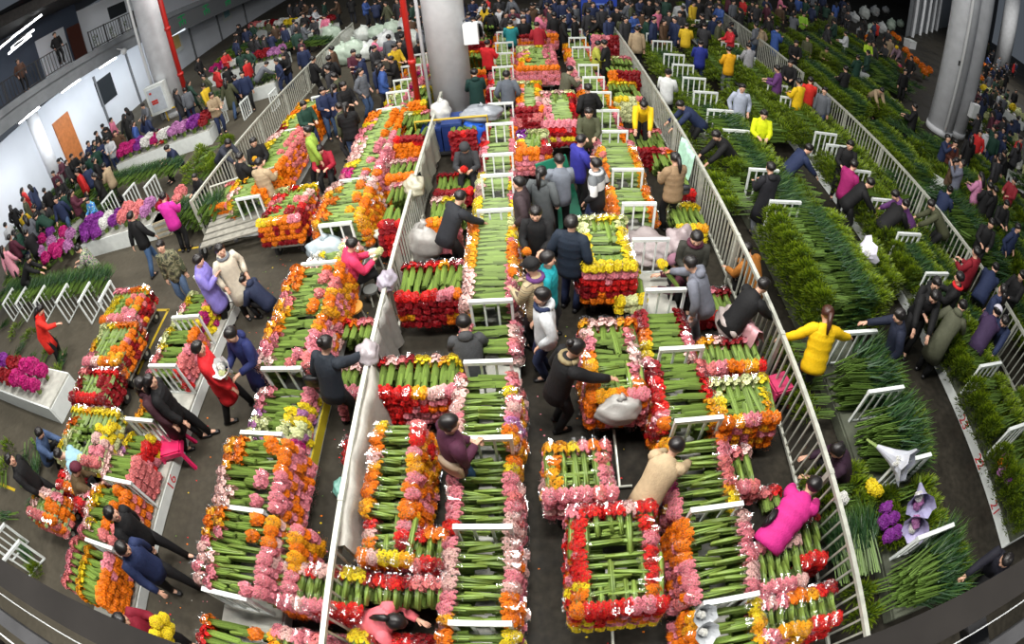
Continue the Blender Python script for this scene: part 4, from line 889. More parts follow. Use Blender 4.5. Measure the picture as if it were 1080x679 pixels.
# ------------------------------------------------------------------ props
def sack(label, x, y, s, col, z=0, sq=(1, 1, .8), seed=0, name='plastic_sack'):
    ph = np.random.RandomState(seed).uniform(0, 6, 8)
    fn = lambda d: 1+.10*math.sin(5*d[0]+ph[0])*math.sin(4*d[1]+ph[1])+.06*math.sin(9*d[2]+ph[2]+3*d[0])+.05*math.sin(11*d[1]+ph[3])
    t = thing(name, label, 'sack', (x, y, z)); o = obj('sack_body', ball((0, 0, s*sq[2]*.92), s, 22, 14, squash=sq, fn=fn), MT['sheet'], t, True, col)
    obj('tied_neck', tube([(0, 0, s*sq[2]*1.8), (.02, .03, s*sq[2]*1.95), (.05, .04, s*sq[2]*2.1)], [.09*s/.4, .05*s/.4, .08*s/.4], 10), MT['sheet'], t, True, col); return t
sack('pale blue plastic wrapped bundle on the left-aisle bench', *U(345, 265, .5), .36, (.40, .48, .52), .28, (1.1, .75, .75), 1)
sack('grey plastic sheet bundled over red flowers by the central pillar', *U(508, 122, .9), .42, (.25, .27, .3), .8, (1.2, .9, .45), 2)
sack('grey sack slumped against the left fence', *U(450, 262, .2), .42, (.36, .35, .33), 0, (.8, .8, .9), 3)
sack('grey plastic sack on the front of the mixed trolley block', .93, 3.6, .26, (.34, .33, .31), .62, (1.1, .7, .75), 4)
sack('blue plastic bundle beside the blue crates behind the fence', *U(500, 137, .6), .42, (.02, .12, .62), .0, (.8, .7, 1.1), 5)
sack('white sack with red print at the foot of the central pillar', *U(466, 122, .9), .32, (.55, .55, .53), .75, (.8, .9, .9), 6)
k = 0
for (a, b, n) in (((345, 60), (470, 34), 11), ((342, 40), (470, 22), 8), ((560, 16), (640, 10), 6), ((725, 12), (705, 30), 2), ((905, 35), (955, 22), 5), ((895, 18), (940, 8), 4), ((300, 40), (345, 30), 4)):
    for i in range(n):
        q = (i+.5)/n; x, y = U(a[0]+(b[0]-a[0])*q, a[1]+(b[1]-a[1])*q, .5); k += 1
        tone = RND.choice((('white', (.62, .66, .62)), ('pale green', (.45, .55, .45)), ('grey white', (.5, .52, .52))))
        s_ = sack('%s bulging flower sack in the far rows' % tone[0], x, y, RND.uniform(.42, .52), tone[1], 0, (1, 1, RND.uniform(.8, 1.2)), k); s_['group'] = 'bulging flower sacks in the far rows'
def drape(label, name, pts_top, drop, side, col, cat='cloth'):
    """cloth hung over a rail: folded strip of fabric falling on one or both sides"""
    (x0, y0, z0), (x1, y1, z1) = pts_top; n = 16; V = []; rows = 9
    for j in range(rows):
        v = j/(rows-1)
        for i in range(n+1):
            u = i/n; w = math.sin(u*23+v*2)*.035*(.3+v)+math.sin(u*9+1)*.02
            a = (v-.35)*2; ox = side*(.05+.12*max(0, v-.3))+w if v > .35 else -side*.05*(1-v/.35)+w*.5
            oz = -abs(v-.35)*drop/.65*(1 if v > .35 else .9)
            V.append((x0+(x1-x0)*u+ox, y0+(y1-y0)*u+.02*math.sin(v*7+u*5), z0+(z1-z0)*u+oz+.02))
    Q = [(j*(n+1)+i, j*(n+1)+i+1, (j+1)*(n+1)+i+1, (j+1)*(n+1)+i) for j in range(rows-1) for i in range(n)]
    o = obj(name, shp(V, Q), MT['sheet'], None, True, col); return tag(o, label, cat)
drape('long pale beige sheet hung along the near stretch of the left fence', 'canvas_sheet', ((-2.22, 1.75, 1.08), (-2.22, 4.3, 1.08)), .95, 1.5, (.36, .34, .30))
drape('grey dark sheet hung on the left fence behind the crouching man', 'canvas_sheet', ((-2.22, 4.5, 1.08), (-2.22, 5.6, 1.08)), .9, .8, (.25, .24, .22))
drape('grey cloth hung on the fence corner by the central pillar', 'canvas_sheet', ((-2.22, 9.0, 1.08), (-2.22, 11.4, 1.08)), .8, .8, (.25, .25, .20))
drape('mint green jacket draped over the long fence', 'draped_jacket', ((3.36, 9.2, 1.12), (3.36, 10.0, 1.12)), .7, -1.4, (.42, .68, .54))
drape('pink cloth draped over bunches beside the long fence', 'draped_cloth', ((3.1, 4.55, 1.0), (3.0, 5.0, .95)), .55, -1.6, (.62, .33, .36))
def bundle(label, x, y, z, s, col, seed, sq=(.8, 1.1, .85), name='cloth_bundle'):
    ph = np.random.RandomState(seed).uniform(0, 6, 8)
    fn = lambda d: 1+.16*math.sin(6*d[0]+ph[0])*math.sin(5*d[1]+ph[1])+.1*math.sin(9*d[2]+ph[2]+4*d[0])
    return tag(obj(name, ball((x, y, z), s, 26, 16, squash=sq, fn=fn), MT['sheet'], None, True, col), label, 'cloth')
bundle('pale lilac cloth knotted on the left fence, nearer knot', -2.24, 4.42, 1.06, .19, (.38, .34, .36), 1); bundle('pale lilac cloth knotted on the left fence beside the dark red pile', -2.22, 5.85, 1.04, .18, (.34, .31, .37), 2)
bundle('green and pink cloth knotted on the far part of the left fence', -2.2, 8.55, 1.0, .24, (.42, .40, .30), 3); bundle('grey beige coat heaped by the pink cloth at the long fence', 2.75, 4.95, .78, .26, (.40, .34, .32), 4)
bundle('grey and pink crumpled plastic sheet over the centre-right bench', 1.9, 7.1, .45, .5, (.36, .31, .31), 7, (.95, .95, .36), 'plastic_sheet'); bundle('thin pinkish plastic sheet heaped right of the centre-right bench', 2.55, 7.15, .35, .42, (.33, .27, .28), 8, (.7, .8, 1.0), 'plastic_sheet')
bundle('teal plastic scrap on the floor by the left fence', *U(360, 515, .1), .1, .14, (.16, .38, .32), 5)
def stool(label, x, y, rz, col, h=.46, s=1.0):
    t = thing('plastic_stool', label, 'stool', (x, y, 0), rz); w, b = .15*s, .20*s
    obj('seat', box(-w, w, -w, w, h-.035, h), MT['paint'], t, color=col)
    for sx in (-1, 1):
        for sy in (-1, 1):
            S = shp([(sx*w-.025, sy*w-.025, h-.03), (sx*w+.025, sy*w-.025, h-.03), (sx*w+.025, sy*w+.025, h-.03), (sx*w-.025, sy*w+.025, h-.03), (sx*b-.025, sy*b-.025, 0), (sx*b+.025, sy*b-.025, 0), (sx*b+.025, sy*b+.025, 0), (sx*b-.025, sy*b+.025, 0)], BQ)
            obj('leg', S, MT['paint'], t, color=col)
    obj('apron', join([box(-w, w, s_*w-.02, s_*w+.02, h-.13, h-.03) for s_ in (-1, 1)]+[box(s_*w-.02, s_*w+.02, -w, w, h-.13, h-.03) for s_ in (-1, 1)]), MT['paint'], t, color=col)
stool('magenta pink plastic stool standing in front of the numbered bench', *U(191, 480, .1), .35, (.72, .015, .12), .46, 1.25)
stool('pink plastic stool behind the long fence below the yellow jacket', *U(816, 418, .1), .2, (.55, .04, .13))
def round_stool(label, x, y, h, r, col):
    t = thing('round_stool', label, 'stool', (x, y, 0)); obj('seat', tube([(0, 0, h-.04), (0, 0, h)], r, 24), MT['paint'], t, color=col)
    for a in (.5, 2.6, 4.7): obj('leg', tube([(r*.6*math.cos(a), r*.6*math.sin(a), h-.04), (r*.9*math.cos(a), r*.9*math.sin(a), 0)], .018, 6), MT['rail'], t)
round_stool('round stool with amber wooden seat by the pink-jacketed seller', *U(372, 323, .4), .40, .17, (.60, .28, .05))
round_stool('stool with white round seat under the left fence, farther one', *U(400, 245, .5), .5, .13, (.62, .66, .58)); round_stool('stool with white round seat under the left fence, middle one', *U(393, 266, .45), .45, .13, (.58, .62, .54)); round_stool('grey round stool under the left fence, nearest', *U(390, 303, .35), .32, .13, (.16, .17, .16))
t = thing('folded_board', 'green folded board leaning in the aisle beside the orange stack', 'board', (.62, 8.75, 0), .5)
obj('panel', shp([(-.45, 0, .02), (.45, .15, .02), (.4, .55, 1.0), (-.35, .45, 1.05), (-.45, .04, .02), (.45, .19, .02), (.4, .59, 1.0), (-.35, .49, 1.05)], BQ), MT['paint'], t, color=(.01, .16, .09)); obj('lower_panel', shp([(-.5, -.35, .0), (.2, -.35, .0), (.35, .1, .35), (-.45, .0, .4), (-.5, -.32, .02), (.2, -.32, .02), (.35, .13, .37), (-.45, .03, .42)], BQ), MT['paint'], t, color=(.01, .12, .07)); obj('tie_strap', tube([(-.3, -.1, .3), (.25, .2, .75)], .02, 6), MT['rubber'], t)
bx, by = U(478, 172, .1)
t = thing('crate_trolley', 'trolley of blue crates with a yellow rail behind the seated woman', 'trolley', (bx, by+.9, 0))
for i in range(3):
    cr = obj('crate', box(-.75+.5*i, -.28+.5*i, -.35, .35, .15, .75+.1*(i % 2)), MT['paint'], t, color=(.012, .03, .14)); obj('crate_rim', box(-.76+.5*i, -.27+.5*i, -.36, .36, .72+.1*(i % 2), .78+.1*(i % 2)), MT['paint'], cr, color=(.02, .05, .2))
obj('guard_rail', tube([(-.85, -.4, 0), (-.85, -.4, 1.05), (.85, -.4, 1.05), (.85, -.4, 0)], .03, 8), mat('yellow_rail_paint', (.5, .33, .02)), t); obj('platform', box(-.85, .85, -.4, .4, .08, .14), MT['dark'], t)
bx, by = U(632, 22, .6)
t = thing('notice_board', 'blue notice board at the far end of the centre-right bench', 'sign', (bx, by, 0)); obj('panel', box(-.75, .75, -.03, .03, .55, 1.75), MT['paint'], t, color=(.02, .06, .42))
for x in (-.65, .65): obj('post', box(x-.03, x+.03, .03, .08, 0, 1.7), MT['rail'], t)
obj('lettering', join([box(-.5, .4, -.04, -.03, 1.35-.22*i, 1.43-.22*i) for i in range(3)]), MT['paint'], t, color=(.2, .3, .7))
# slatted flatbed trolley
t = thing('slatted_trolley', 'empty wooden slatted trolley beside the far left bench', 'trolley', (*U(258, 238, .2), 0), .22)
for i in range(6): obj('slat', box(-.95, .95, -.75+.27*i, -.55+.27*i, .38, .42), MT['wood2'] if 'wood2' in MT else MT.setdefault('wood2', mat('weathered_board', (.27, .26, .22), rough=.8, noise=.3)), t)
for x in (-.7, 0, .7): obj('bearer', box(x-.04, x+.04, -.8, .85, .32, .38), MT['dark'], t)
for a in (-1, 1):
    for b in (-1, 1): wh = obj('wheel', tube([(a*.98, b*.55, .19), (a*1.05, b*.55, .19)], .19, 18), MT['rubber'], t); obj('hub', tube([(a*.97, b*.55, .19), (a*1.06, b*.55, .19)], .07, 10), MT['pvc'], wh)
for x in (-.9, .9): obj('end_post', tube([(x, .85, .38), (x, .95, 1.0)], .025, 6), MT['rail'], t)
obj('push_bar', tube([(-.9, .95, 1.0), (.9, .95, 1.0)], .025, 6), MT['rail'], t)
for i, (px, py) in enumerate(((232, 222), (250, 226), (268, 220))): green('grass', *U(px, py, .5), .5, .3+.1*i, True, 'lying on the slatted trolley', .9)
t = thing('wooden_crate', 'pale wooden crate beside the magenta jacket', 'crate', (*U(178, 240, .1), 0), .2); obj('box_side', box(-.3, .3, -.25, .25, 0, .5), mat('pale_wood', (.5, .42, .28), rough=.7), t); obj('slat_trim', join([box(-.31, .31, -.26, -.25, z, z+.08) for z in (.05, .2, .38)]), MT['board'], t)
# wrapped bouquets
def cone_wrap(label, x, y, z, rz, col, flowers, s=1.0, tilt=1.25):
    t = thing('wrapped_bouquet', label, 'bouquet', (x, y, z), rz); t.scale = (s, s, s); n = 14; V = []
    for r, zz in ((.03, -.42), (.10, -.15), (.17, .03), (.25, .12)):
        for i in range(n): V.append(((r+.03*(i % 2)*(zz > 0))*math.cos(2*PI*i/n), (r+.03*(i % 2)*(zz > 0))*math.sin(2*PI*i/n), zz+.05*(i % 2)*(zz > 0)))
    Q = [(k*n+i, k*n+(i+1) % n, (k+1)*n+(i+1) % n, (k+1)*n+i) for k in range(3) for i in range(n)]
    tl = lambda q: xf(q, (0, 0, .1), rx=tilt)
    obj('paper_wrap', tl(shp(V, Q)), MT['sheet'], t, False, col)
    obj('flower_cluster', tl(join([xf(CLUS_S[(c, 0)][i % NV], (.09*math.cos(2.4*i)*(i > 0), .09*math.sin(2.4*i)*(i > 0), .03), ry=-PI/2, sc=.95) for i, c in enumerate(flowers)])), MT['petal'], t)
    obj('stem_bundle', tl(xf(STEM_S[0][0], (0, 0, -.05), ry=-PI/2, sc=(1.1, .6, .6))), MT['stem'], t)
cone_wrap('white paper wrapped bouquet lying across the foliage by the right rack', *U(940, 497, .8), .95, .5, (.50, .52, .58), 'NNN', 1.0)
cone_wrap('lilac paper wrapped bouquet with open flap, upper of two', *U(966, 533, .7), .75, -.6, (.46, .44, .66), 'LNL', .85); cone_wrap('lilac paper wrapped bouquet, lower of two', *U(962, 558, .65), .7, -.9, (.44, .40, .64), 'LLN', .8)
cone_wrap('white paper wrapped bouquet lying on the dark green stack', *U(910, 270, .9), .88, 1.6, (.72, .7, .82), 'NNL', 1.1)
for i, (px, py, c) in enumerate(((941, 530, 'U'), (948, 541, 'U'), (938, 545, 'U'), (952, 556, 'U'), (944, 560, 'U'), (925, 506, 'Y'), (930, 512, 'Y'), (893, 520, 'N'), (1065, 478, 'L'), (1073, 482, 'U'), (1062, 492, 'L'), (1069, 499, 'U'), (1063, 484, 'O'))): mound(c, *U(px, py, .75), .45, 'among the wrapped bouquets on the right', .6)
# floor litter
S = []
for i in range(420):
    x, y = (RND.uniform(-5.5, -4.2), RND.uniform(.3, 9)) if i % 3 == 0 else ((RND.uniform(-.1, 1.4), RND.uniform(.3, 9)) if i % 3 == 1 else (RND.uniform(-3, -2.3), RND.uniform(1, 9)))
    c = np.array(RND.choice((PAL['P'][1], PAL['Y'][1], PAL['R'][1], (.1, .2, .03), (.6, .6, .55), PAL['O'][1]))); a = RND.uniform(0, 6); r = RND.uniform(.008, .022)
    S.append(shp([(x+r*math.cos(a+k*PI/2), y+r*.7*math.sin(a+k*PI/2), .006) for k in range(4)], [(0, 1, 2, 3)], col=c))
o = tag(obj('petal_litter', join(S), MT['petal']), 'fallen petals and leaf scraps scattered on the aisle floors', 'litter', kind='stuff')
# balcony parapet under the camera
t = thing('balcony_parapet', 'dark steel parapet of the viewing balcony curving along the bottom edge', 'parapet', (0, 0, 0))
obj('coping', box(-6, 6, -.055, .035, 5.05, 5.2), mat('parapet_steel', (.012, .0105, .0095), rough=.85, spec=.15, noise=.25, nscale=6), t); obj('lower_band', box(-6, 6, -.05, .028, 4.3, 5.05), MT['dark'], t)
obj('inner_rail', box(-6, 6, -.19, -.14, 5.08, 5.14), MT['dark'], t)
for y in (-.084, -.222): obj('white_strip', box(-6, 6, y-.002, y+.002, 5.135, 5.14), MT['pvc'], t)
for x in (-2.2, -1.1, 1.1, 2.2): obj('bracket', box(x-.04, x+.04, -.14, -.05, 5.06, 5.1), MT['dark'], t)
struct('floor_balcony', box(-6, 6, -2.2, -.33, 4.75, 4.9), mat('balcony_deck', (.008, .009, .012), rough=.6))

# bright stalls beyond the right pillars, orange marigolds and white boxes
lbench('long low bench of cream and yellow flowers beyond the right pillars', (1022, 128), (1060, 163), .5, 'GGYGGPGNGG', 'beyond the right pillars', s=1.3)
lbench('second low bench of yellow and green flowers in the distant stalls', (1030, 104), (1078, 138), .5, 'YGYGGYGG', 'in the distant stalls', s=1.3)
lbench('low bench of white and cream flowers at the right edge', (1036, 172), (1079, 204), .5, 'GNGGNGG', 'at the right edge', s=1.2)
for i, (px, py) in enumerate(((955, 55), (960, 62), (966, 66), (972, 72), (958, 68), (975, 78), (980, 76), (903, 44), (908, 48), (915, 42), (942, 38), (935, 42), (947, 42), (1040, 78), (1046, 84), (1035, 84), (1043, 92), (1050, 100), (1038, 70), (1054, 106), (1047, 76))): mound('O', *U(px, py, .5), .25, 'in the dark far right stalls', 1.5)
for i, (px, py, w_) in enumerate(((925, 62, 1.1), (903, 52, .9), (960, 45, 1.0), (947, 128, .9), (905, 80, .8), (935, 110, 1.0), (990, 200, .8), (870, 60, .8))):
    x, y = U(px, py, .4); t = thing('foam_box', 'white foam box among the dark foliage stalls', 'box', (x, y, 0), RND.uniform(0, 1)); obj('box_body', box(-w_/2, w_/2, -.3, .3, 0, .55), MT['pvc'], t); obj('lid', box(-w_/2-.02, w_/2+.02, -.32, .32, .55, .63), MT['white'], t)
for (px, py, n_, kd) in ((1030, 118, 10, 'fern'), (1045, 150, 8, 'fern'), (1065, 180, 8, 'grass'), (1000, 175, 10, 'grass'), (975, 150, 12, 'grass'), (955, 170, 10, 'fern'), (1000, 230, 12, 'grass'), (1060, 250, 14, 'grass'), (1040, 225, 12, 'fern'), (920, 75, 10, 'grass'), (940, 90, 10, 'grass'), (885, 50, 12, 'grass'), (860, 30, 12, 'fern'), (950, 30, 10, 'grass'), (1000, 62, 8, 'grass')):
    cx_, cy_ = U(px, py, .3); heap('in dark heaps by the right pillars', [(cx_+RND.uniform(-1.4, 1.4), cy_+RND.uniform(-1.4, 1.4)) for _ in range(n_)], .7, kd, 1.5)
for (px, py, n_, kd) in ((60, 245, 10, 'fern'), (20, 235, 10, 'grass'), (110, 225, 8, 'grass'), (95, 205, 8, 'grass'), (10, 300, 8, 'grass'), (35, 290, 6, 'fern'), (225, 165, 6, 'fern'), (215, 178, 6, 'fern'), (95, 140, 6, 'fern'), (300, 45, 8, 'grass'), (250, 62, 8, 'fern')):
    cx_, cy_ = U(px, py, .3); heap('in the left market heaps', [(cx_+RND.uniform(-1, 1), cy_+RND.uniform(-1, 1)) for _ in range(n_)], .6, kd, 1.2)

cone_wrap('upper white wrapped bunch at the near corner of the centre-right bench', *U(739, 650, .85), .9, .2, (.42, .44, .46), 'NN', .5, .5); cone_wrap('lower white wrapped bunch at the near corner of the centre-right bench', *U(741, 668, .85), .9, .2, (.42, .44, .46), 'NN', .5, .5)
# ------------------------------------------------------------------ people in the stalls and aisles: head pixel, yaw (0 = back to the balcony), pose
HELD = []
def hold_bunch(pj, c, label, s=.9, side='R', up=.0):
    p = (hand(pj, 'R')+hand(pj, 'L'))/2 if side == 'B' else hand(pj, side); yw = pj[0].rotation_euler.z
    t = thing('gerbera_bunch', label, 'flower bunch', p, yw+PI/2); t.scale = (s, s, s)
    Z = lambda q: xf(q, (.12, 0, .10+up), ry=-.7)
    obj('stem_bundle', Z(STEM_S[0][0]), MT['stem'], t); obj('flower_cluster', Z(CLUS_S[(c, 0)][1]), MT['petal'], t); return t
P_ = person
P_(571, 311, 95, 'pockets', 'person in white hooded jacket and navy jeans standing in the centre aisle', jk='hoodie', jc='white', tc='navy', scarf='navy')
a = P_(607, 366, -75, 'reach', 'person in black coat with beige collar reaching over the mixed trolley', jk='jacket', jc='black', scarf='khaki', hair='bun')
a = P_(561, 280, 50, 'hold', 'person in beige striped sweater and black cap holding an orange gerbera', jk='jacket', jc=(.30, .23, .13), hat='cap', hair='short', scarf='violet'); hold_bunch(a, 'O', 'orange gerbera bunch held by the person in the striped sweater', .8)
P_(578, 272, -100, 'stand', 'person in turquoise puffer jacket with grey back beside the striped sweater', jk='puffer', jc='teal', tc='charcoal')
P_(603, 234, -25, 'pockets', 'tall person in navy quilted jacket facing the yellow-topped stack', jk='puffer', jc=(.012, .02, .035), tc='navy', sc=1.06)
a = P_(565, 224, 170, 'hold', 'person in black jacket facing the balcony with an orange bloom', jk='jacket', jc='black'); hold_bunch(a, 'O', 'orange gerbera bunch held up by the person in black, centre aisle', .75)
P_(628, 172, 60, 'pockets', 'person in grey, white and black banded jacket leaning left', jk='jacket', jc=(.10, .11, .12), tc='navy', scarf='white')
a = P_(613, 147, -65, 'hold', 'person in royal blue jacket holding a pink bloom', jk='jacket', jc=(.03, .03, .26)); hold_bunch(a, 'C', 'coral gerbera bunch held by the person in royal blue', .8)
P_(621, 118, 178, 'hold', 'person in dark olive jacket facing the balcony beside the racks', jk='jacket', jc='olive', sc=.97)
P_(590, 168, 5, 'hold', 'person in grey wool blazer with back to the balcony', jc=(.17, .19, .23), tc='black')
P_(571, 181, -20, 'pockets', 'person in dark grey coat with long black ponytail', jk='coat', jc=(.085, .095, .10), hair='tail')
P_(547, 192, 85, 'pockets', 'person in dark brown jacket in profile facing left', jc=(.045, .03, .035))
P_(485, 207, -50, 'bend', 'person in black leather jacket stooping beside the orange pile', jc=(.018, .02, .025), lean=30)
a = P_(490, 155, 178, 'sit', 'seated person in dark hooded coat with mask and red flowers', jk='hoodie', jc='charcoal', hat='hood', hatc='charcoal'); hold_bunch(a, 'R', 'red gerbera bunch held by the seated masked person', .9, 'B')
P_(489, 340, 8, 'crouch', 'crouching person in dark grey coat seen from behind at the centre-left bench', jk='coat', jc=(.05, .052, .055), sc=1.05)
P_(474, 446, -60, 'belly', 'person in purple maroon coat with beige bag looking right', jk='jacket', jc=(.08, .02, .045), tc=(.03, .08, .17), hyaw=-15, head=12)
P_(416, 655, -95, 'crouch', 'crouching person in salmon pink jacket with ponytail at the bottom edge', jk='jacket', jc=(.78, .17, .2), hair='tail', lean=40)
P_(713, 470, -40, 'bend', 'person in beige coat bending over the centre-right bench', jk='jacket', jc='beige', tc='denim', lean=42, sc=.93)
P_(858, 512, -50, 'bendlow', 'person in magenta puffer jacket stooping at the long fence', jk='puffer', jc='magenta', tc='black', lean=66)
a = P_(729, 277, 55, 'reach', 'person in grey and blue hooded top reaching out with yellow flowers', jk='hoodie', jc=(.17, .18, .22), tc=(.36, .40, .46), lean=24); hold_bunch(a, 'Y', 'yellow gerbera bunch held out by the person in grey and blue', .9)
P_(735, 250, 165, 'belly', 'person in dark olive jacket with maroon collar by the long fence', jc=(.035, .035, .028), scarf='maroon', head=25)
P_(713, 275, 70, 'crouch', 'crouching person in mauve patterned headscarf by the yellow bunches', jc='maroon', hat='scarf', hatc=(.25, .12, .17))
P_(712, 166, 15, 'hold', 'person in tan puffer jacket with long dark hair beside the orange bunches', jk='puffer', jc=(.27, .18, .10), hair='tail')
P_(679, 110, 170, 'bend', 'person in bright yellow jacket bending over red flowers', jc='yellow', hair='tail', lean=42)
P_(637, 45, 75, 'hold', 'person in black suit near the far racks', jc='black'); P_(631, 46, -100, 'hold', 'person in yellow-green vest facing the one in a suit', jc=(.4, .42, .06), sc=.97)
P_(601, 73, -60, 'sit', 'person in olive jacket seated beside the aisle', jc=(.10, .10, .065)); P_(620, 92, 20, 'pockets', 'person in black jacket with back turned by the blue-wrapped stack', jk='puffer', jc='black')
P_(534, 78, 2, 'pockets', 'person in slate grey jacket with back turned left of the aisle', jc=(.10, .115, .14)); P_(538, 24, 0, 'hold', 'person in teal jacket up the centre aisle', jc=(.02, .22, .24), scarf='yellow')
P_(566, 26, 10, 'hold', 'person in dark red jacket leaning over the far trolley', jc=(.30, .01, .02), lean=20); P_(514, 45, -30, 'hold', 'person in bright red jacket among the far left racks', jc='red'); P_(500, 76, 10, 'hold', 'person in dark green coat right of the central pillar', jk='coat', jc=(.008, .035, .03))
# left aisle
P_(209, 366, -65, 'walk', 'person in red puffer jacket and black leggings in the left aisle', jk='longpuffer', jc='red')
a = P_(243, 352, 160, 'hold', 'person in navy coat carrying a white wrapped bouquet', jk='coat', jc=(.015, .022, .10), tc='grey', sc=1.0)
q = hand(a, 'R'); cone_wrap('white lily bouquet in clear wrap carried by the person in navy', q.x, q.y, q.z+.05, 0, (.7, .72, .72), 'NNG', .62, .5)
P_(149, 404, -75, 'walk', 'person in long maroon coat with long black hair by the numbered bench', jk='coat', jc=(.055, .02, .028), hair='long'); P_(158, 401, -70, 'walk', 'person in black down jacket just beside the maroon coat', jk='puffer', jc='black', hair='long')
P_(117, 541, -85, 'walk', 'person in black jacket passing the numbered bench, lower left', jc='black'); P_(129, 578, -95, 'walk', 'person in dark blue jacket and black trousers, lower left', jc=(.018, .03, .09), head=20)
a = P_(127, 654, -80, 'hold', 'person in maroon jacket carrying yellow flowers at the bottom left', jc=(.2, .01, .025), head=20); big = hold_bunch(a, 'Y', 'large yellow gerbera bunch carried at the bottom left edge', 1.0, 'B', .02)
obj('outer_bloom', join([xf(CLUS_S[('Y', 0)][i % NV], (.08+.02*math.cos(i), .17*math.cos(i*1.05), .16+.15*math.sin(i*1.05)), ry=-1.1) for i in range(6)]), MT['petal'], big)
a = P_(343, 362, -25, 'reach', 'person in dark navy jacket with shoulder bag reaching at the left fence', jc=(.02, .026, .036), hair='bun')
a = P_(371, 257, -60, 'sit', 'seated person in rose pink puffer jacket with cream flowers', jk='puffer', jc=(.66, .04, .12)); hold_bunch(a, 'G', 'cream gerbera bunch held by the seated person in rose pink', .8)
P_(337, 157, 190, 'sit', 'seated person in dark red jacket among the orange piles', jc=(.32, .012, .03)); P_(324, 137, 100, 'walk', 'person in lime vest with navy sleeves walking left', jc=(.28, .42, .06), sc=1.02)
P_(273, 171, -10, 'hold', 'person in beige puffer jacket by the far left bench', jk='puffer', jc=(.42, .32, .2)); P_(253, 165, -35, 'hold', 'person in black jacket beside the beige puffer jacket', jc='black')
a = P_(267, 149, -150, 'hold', 'person in black holding an amber bloom by the far left bench', jc='black', hair='long'); hold_bunch(a, 'A', 'amber gerbera bunch held up by the person in black, far left bench', .8, 'R', .15)
P_(169, 259, 195, 'stand', 'person in camouflage jacket and jeans facing the balcony', jc=(.10, .105, .06), tc=(.07, .11, .19), shc='white')
P_(209, 274, -75, 'phone', 'person in lavender purple down jacket looking at a phone', jk='longpuffer', jc=(.24, .2, .58)); P_(232, 263, -130, 'pockets', 'person in cream coat with grey vest, left aisle', jk='coat', jc='cream', scarf='grey', tc='black')
P_(255, 295, 85, 'crouch', 'small person in navy coat squatting in the left aisle', jk='hoodie', jc=(.018, .026, .06), hair='bun', sc=.9, hyaw=20)
P_(138, 227, -15, 'walk', 'person in black jacket and blue jeans with back turned, left', jc='black', tc=(.05, .10, .20), sc=1.03); P_(172, 207, 5, 'hold', 'person in magenta pink jacket with back turned', jc=(.62, .03, .33), tc='black', hair='bun')
P_(205, 186, 160, 'hold', 'small person in black holding a paper by the green trolley', jc='black', sc=.8); P_(240, 150, -110, 'bend', 'person in dark suit bending near the far fence', jc=(.03, .034, .05), lean=50); P_(176, 156, 150, 'sit', 'person in navy seated before the magenta flowers', jc=(.016, .022, .06)); P_(165, 138, 190, 'sit', 'person in red seated by the fire cabinet', jc=(.45, .02, .02))
P_(42, 326, -60, 'reach', 'person in bright red coat stooping by the green rack row', jk='coat', jc=(.75, .03, .02), lean=32, hair='long'); P_(2, 262, 10, 'walk', 'person in pale pink coat at the left edge', jk='coat', jc=(.75, .32, .40), hair='long'); P_(27, 245, 60, 'hold', 'person in black behind the lilac flowers', jc='black'); P_(10, 250, 0, 'walk', 'person in dark maroon walking behind the pink coat', jc='maroon')
P_(82, 262, 110, 'sit', 'seated person in floral patterned jacket by the lilac flowers', jc=(.16, .22, .18), hair='bun'); P_(92, 211, 175, 'hold', 'small person in bright blue floral jacket on the left', jc=(.05, .22, .55), sc=.8); P_(30, 272, -60, 'bend', 'person in black bending over white flowers at left', jc='black')
P_(41, 456, -70, 'crouch', 'crouching person in denim blue jacket at lower left', jc=(.06, .10, .2)); P_(79, 494, -45, 'crouch', 'crouching person in brown jacket and maroon hat by the numbered bench', jc=(.10, .065, .03), hat='hat', hatc=(.10, .015, .03)); P_(62, 478, 120, 'crouch', 'crouching person in pale blue top between the flower stacks', jc=(.30, .5, .6)); P_(10, 484, -70, 'walk', 'person in black trousers at the lower left edge', jc='black', tc='black')
# right side
a = P_(873, 330, -15, 'spread', 'person in bright yellow puffer jacket with ponytail reaching to a rack', jk='puffer', jc=(.80, .50, .005), hair='tail', hc=(.05, .015, .008), tc='charcoal')
P_(949, 332, 70, 'reach', 'person in navy jacket holding a white phone beside the yellow jacket', jc=(.012, .016, .035)); P_(986, 312, 150, 'bend', 'person in black coat leaning in front of the foliage bench', jk='jacket', jc='black', lean=25); P_(988, 298, 160, 'hold', 'person in long black coat standing by the foliage rack', jk='coat', jc='black'); P_(1015, 322, -60, 'reach', 'person in olive parka stooping over bright foliage', jk='coat', jc=(.09, .095, .06), lean=36)
P_(1060, 338, 120, 'bend', 'person in dark navy with yellow gloves at the right fence', jc='navy', lean=30); P_(1052, 328, -60, 'bend', 'person in white and purple headscarf at the right fence', jc=(.045, .025, .07), hat='scarf', hatc=(.6, .58, .66), lean=40)
P_(1062, 590, 100, 'bend', 'person in black sportswear with blue stripe at the lower right corner', jc=(.012, .012, .02), lean=30); P_(884, 474, 75, 'crouch', 'person in plum jacket crouching behind the long fence', jc=(.035, .014, .03))
P_(813, 176, 10, 'hold', 'person in black coat with back turned among the foliage', jk='coat', jc=(.012, .012, .016), tc='grey'); P_(901, 173, -70, 'hold', 'person in magenta wool jacket on the right', jc=(.30, .015, .12)); P_(918, 192, -110, 'bend', 'person in black with yellow strap bending on the right', jc='black', lean=30); P_(897, 152, 150, 'hold', 'person in black behind the magenta wool jacket', jc='black'); P_(853, 156, -90, 'bend', 'person in navy bending into the foliage', jc='navy', lean=35)
